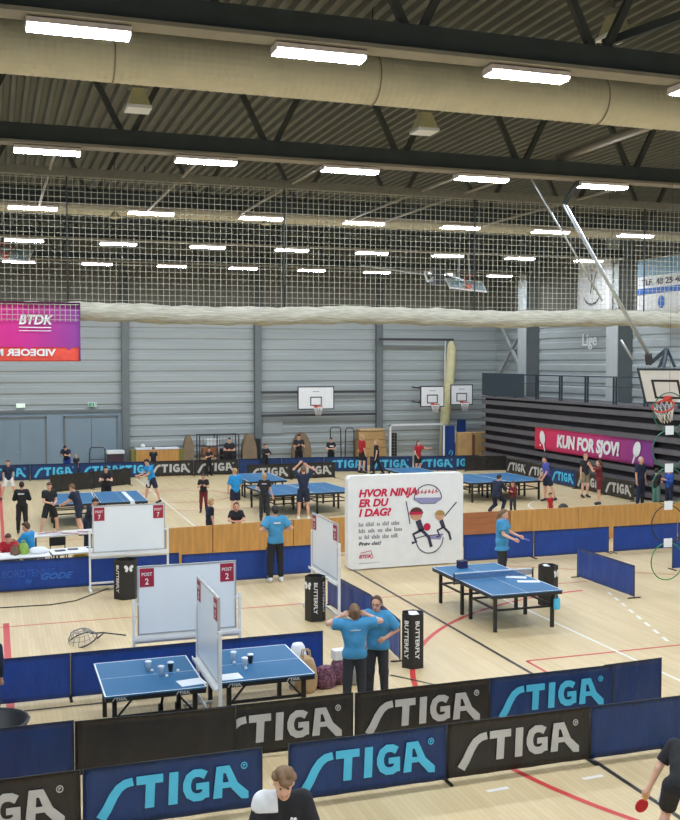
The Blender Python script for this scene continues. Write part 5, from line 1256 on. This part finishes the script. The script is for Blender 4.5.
# --- children at the far left courts
person('child in black tracksuit seen from behind at the far left', .78, 32.4, 5, 1.6, top=c_black, sleeve=1.9, bottom=('long', c_black), hair=(h_dark, 'short'), vox=.02, extra=back_print(.2, .04, .38, W, .13), **fold)
person('boy in black shirt and shorts facing us, left of the far left table', 1.55, 31.8, 160, 1.66, headp=12, heady=20, top=c_black, bottom=('shorts', c_black), hair=(h_brown, 'short'), vox=.02, sk=1, **split, R=((.15, .2, -1), (-.4, .8, -.1)), L=((-.15, .2, -1), (.5, .8, -.2)))
person('boy in navy shirt bending in profile before the far left table', 2.4, 31.6, 300, 1.62, lean=18, headp=18, top=c_navy, bottom=('shorts', c_navy), hair=(h_ash, 'short'), vox=.02, sk=1, RL=((.1, .3, -1), (.05, -.25, -1)), LL=((-.1, -.2, -1), (-.05, -.4, -1)), R=((.1, .5, -.8), (-.1, .8, -.4)), L=((-.1, .5, -.8), (.1, .8, -.4)))
person('boy in dark shirt leaning over the taped white table', 2.42, 28.9, 120, 1.52, lean=20, headp=25, top=c_navy, bottom=('long', c_navy), hair=(h_dark, 'short'), vox=.018, R=((.1, .6, -.8), (0, .9, -.4)), L=((-.1, .6, -.8), (0, .9, -.4)))
person('boy in white shorts and dark shirt at the far left edge', .5, 40.6, 170, 1.55, top=c_navy, bottom=('shorts', W), hair=(h_brown, 'short'), vox=.022, **split)
person('boy in black shirt standing behind the far left table', 3.72, 36.6, 190, 1.6, lean=8, headp=15, top=c_black, bottom=('shorts', c_black), hair=(h_dark, 'short'), vox=.022, sk=1, **clap)
def towel(J, t):
    m = M(); m.bev(-.02, .2, .1, .16, .62, .86, .02); m.build('white_towel', W, t)
person('boy in bright blue shirt with a white towel right of the far left table', 5.5, 37.9, 250, 1.72, lean=16, headp=14, top=c_cyan, bottom=('shorts', c_navy), hair=(h_dark, 'short'), vox=.022, extra=towel, RL=((.1, .35, -1), (.05, .1, -1)), LL=((-.1, -.3, -1), (-.05, -.3, -1)), R=((.2, .4, -.9), (-.1, .9, -.2)), L=((-.2, .5, -.8), (.1, .9, -.3)))
person('small child in black top and maroon trousers with bent head on the far court', 6.85, 35.0, 200, 1.35, headp=15, top=c_black, bottom=('long', c_maroon), hair=(h_dark, 'short'), vox=.022, **phone)
person('boy in bright blue shirt and navy shorts seen from behind, blond hair', 7.65, 33.6, -15, 1.66, top=c_cyan, sleeve=.9, bottom=('shorts', c_navy), shoes=c_red, hair=(h_blond, 'short'), vox=.02, sk=1, R=((.3, .1, -1), (-.2, .5, -.7)), L=((-.3, .1, -1), (.2, .5, -.7)))
person('girl in black shirt seen from behind at the middle far table', 8.35, 32.4, 15, 1.6, top=c_black, bottom=('long', c_char), hair=(h_blond, 'bun'), vox=.02, fem=1, sk=1, extra=back_print(.17, .03, .4, W, .112), R=((.25, .1, -1), (.3, .1, -1)), L=((-.3, .3, -.9), (-.2, .9, 0)))
person('adult in navy shirt and shorts with arms raised to the head', 9.62, 32.2, 12, 1.82, top=c_navy, sleeve=.8, bottom=('shorts', c_navy), shoes=W, hair=(h_ash, 'short'), vox=.018, curl=.7, R=((.7, .45, .75), (-.75, -.1, .45)), L=((-.5, .6, .7), (.6, -.1, .6)), RL=((.1, .03, -1), (.06, -.05, -1)), LL=((-.1, .03, -1), (-.06, -.05, -1)))
# --- by the far wall
kid = dict(vox=.022)
person('child in navy leaning over the far wall barrier at left', 3.1, 47.3, 200, 1.6, lean=25, headp=35, top=c_navy, bottom=('long', c_royal), hair=(h_dark, 'short'), **kid, **clap)
person('small blond child beside the child in navy at the far wall', 3.5, 47.3, 200, 1.05, headp=10, top=c_char, bottom=('long', c_char), hair=(h_blond, 'short'), sk=1, **kid)
person('child in black peeking over the black barrier by the wooden cabinet', 6.9, 47.0, 190, 1.3, headp=10, top=c_black, bottom=('long', c_black), hair=(h_brown, 'short'), **kid)
person('dark haired child standing at the black barrier in front of the wire cage, left one', 9.3, 46.2, 160, 1.3, headp=5, top=c_black, bottom=('long', c_black), hair=(h_brown, 'short'), **kid, **phone)
person('person in black standing with folded arms before the wire cage', 10.35, 46.6, 195, 1.72, top=c_black, bottom=('long', c_black), hair=(h_dark, 'short'), **kid, **fold)
person('dark dressed boy behind the left black lettered barrier by brown mats', 11.9, 46.0, 170, 1.42, headp=4, top=c_black, sleeve=1.9, bottom=('long', c_black), hair=(h_brown, 'short'), **kid, **rest)
person('man in black shirt standing before the rounded brown mat', 13.7, 46.6, 185, 1.8, headp=12, top=c_black, bottom=('long', c_black), hair=(h_dark, 'short'), **kid, **phone)
def front_print(J, t):
    m = M(); s = J['s']; c = J['pel'] + J['up'] * .34 * s + J['tf'] * .122 * s + V(0, 0, J['zoff']); m.box(c, (.2, .03, .06)); m.build('chest_print', W, t)
person('person in black shirt with white chest print by the tubular stand', 15.3, 46.6, 180, 1.6, headp=10, top=c_black, bottom=('long', c_black), hair=(h_dark, 'short'), extra=front_print, **kid, **fold)
person('player in red shirt and black shorts walking before the far barriers, left', 16.3, 45.0, 80, 1.82, top=c_red, sleeve=.9, bottom=('shorts', c_black), hair=(h_blond, 'short'), sk=1, **kid, RL=((.06, .12, -1), (.03, -.1, -1)), LL=((-.06, -.05, -1), (-.03, -.15, -1)))
person('slim person in black striding behind the player in red', 16.72, 44.2, 285, 1.68, top=c_black, bottom=('long', c_black), hair=(h_blond, 'short'), sk=1, **kid, **walkA)
J = person('child in red shirt with arm stretched out above the big white sign', 18.55, 43.6, 165, 1.6, headp=8, top=c_red, bottom=('shorts', c_black), hair=(h_dark, 'long'), fem=1, **kid, R=((.3, .1, -1), (-.1, .6, -.7)), L=((-.7, .5, -.3), (-.4, .9, .1)))
racket(J, 'L', 'dark racket held out by the child in red', m_rubk)
# --- right far court
person('person in navy jacket crouching before the grandstand side table', 16.35, 31.6, 60, 1.62, lean=15, headp=18, top=c_navy, sleeve=1.9, bottom=('long', c_navy), hair=(h_dark, 'short'), vox=.02, RL=((.15, .9, -.5), (.05, -.5, -.9)), LL=((-.15, .5, -.85), (-.05, -.9, -.4)), **clap)
person('small child kneeling beside the crouching person in navy', 16.85, 31.3, 240, 1.1, headp=10, top=c_maroon, sleeve=1.9, bottom=('long', c_char), hair=(h_brown, 'short'), vox=.02, **phone)
person('boy in violet blue jersey in profile at the end of the grandstand side table', 19.5, 33.6, 285, 1.74, lean=6, headp=8, top=c_purple, sleeve=.8, bottom=('shorts', c_navy), hair=(h_dark, 'short'), vox=.02, R=((.1, .1, -1), (0, .5, -.8)), L=((-.1, .1, -1), (0, .5, -.8)), RL=((.08, .1, -1), (.03, -.05, -1)), LL=((-.1, -.4, -1), (-.05, -.3, -1)))
person('small child in red behind the plywood board near the boy in violet blue', 17.3, 29.6, 170, .88, headp=5, top=c_red, bottom=('long', c_red), hair=(h_brown, 'short'), vox=.02, sk=0)
person('boy in dark shirt and khaki shorts under the red banner, left one', 21.5, 34.2, 175, 1.7, headp=8, top=c_char, bottom=('shorts', c_khaki), hair=(h_blond, 'short'), vox=.02, sk=1, R=((.15, 0, -1), (.05, .1, -1)), L=((-.3, .4, -.8), (-.5, .8, .2)))
person('girl in maroon with a hand raised to her face under the red banner', 20.9, 32.3, 300, 1.66, headp=6, top=c_maroon, sleeve=.8, bottom=('shorts', c_maroon), hair=(h_brown, 'pony'), vox=.02, fem=1, R=((.3, .7, -.3), (-.3, .3, .9)), L=((-.3, .7, -.3), (.2, .5, .8)))
person('tall man in navy with a pale cap before the right end of the banner', 22.1, 31.5, 165, 1.8, headp=4, top=c_navy, sleeve=.75, bottom=('long', c_navy), hair=(mat('cap_pale_red', (214, 190, 180), .8), 'cap'), vox=.02, sk=0, R=((.2, 0, -1), (.05, .15, -1)), L=((-.2, 0, -1), (-.05, .15, -1)))
person('person in dark top and jeans half hidden behind the person in blue', 22.35, 30.9, 70, 1.42, headp=8, top=c_black, bottom=('long', c_teal), hair=(h_dark, 'short'), vox=.02, **phone)
person('blond person in bright blue jacket at the right end below the banner', 22.6, 30.5, 265, 1.5, headp=10, top=c_royal, sleeve=1.9, bottom=('long', c_navy), hair=(h_blond, 'long'), vox=.02, fem=1, **phone)
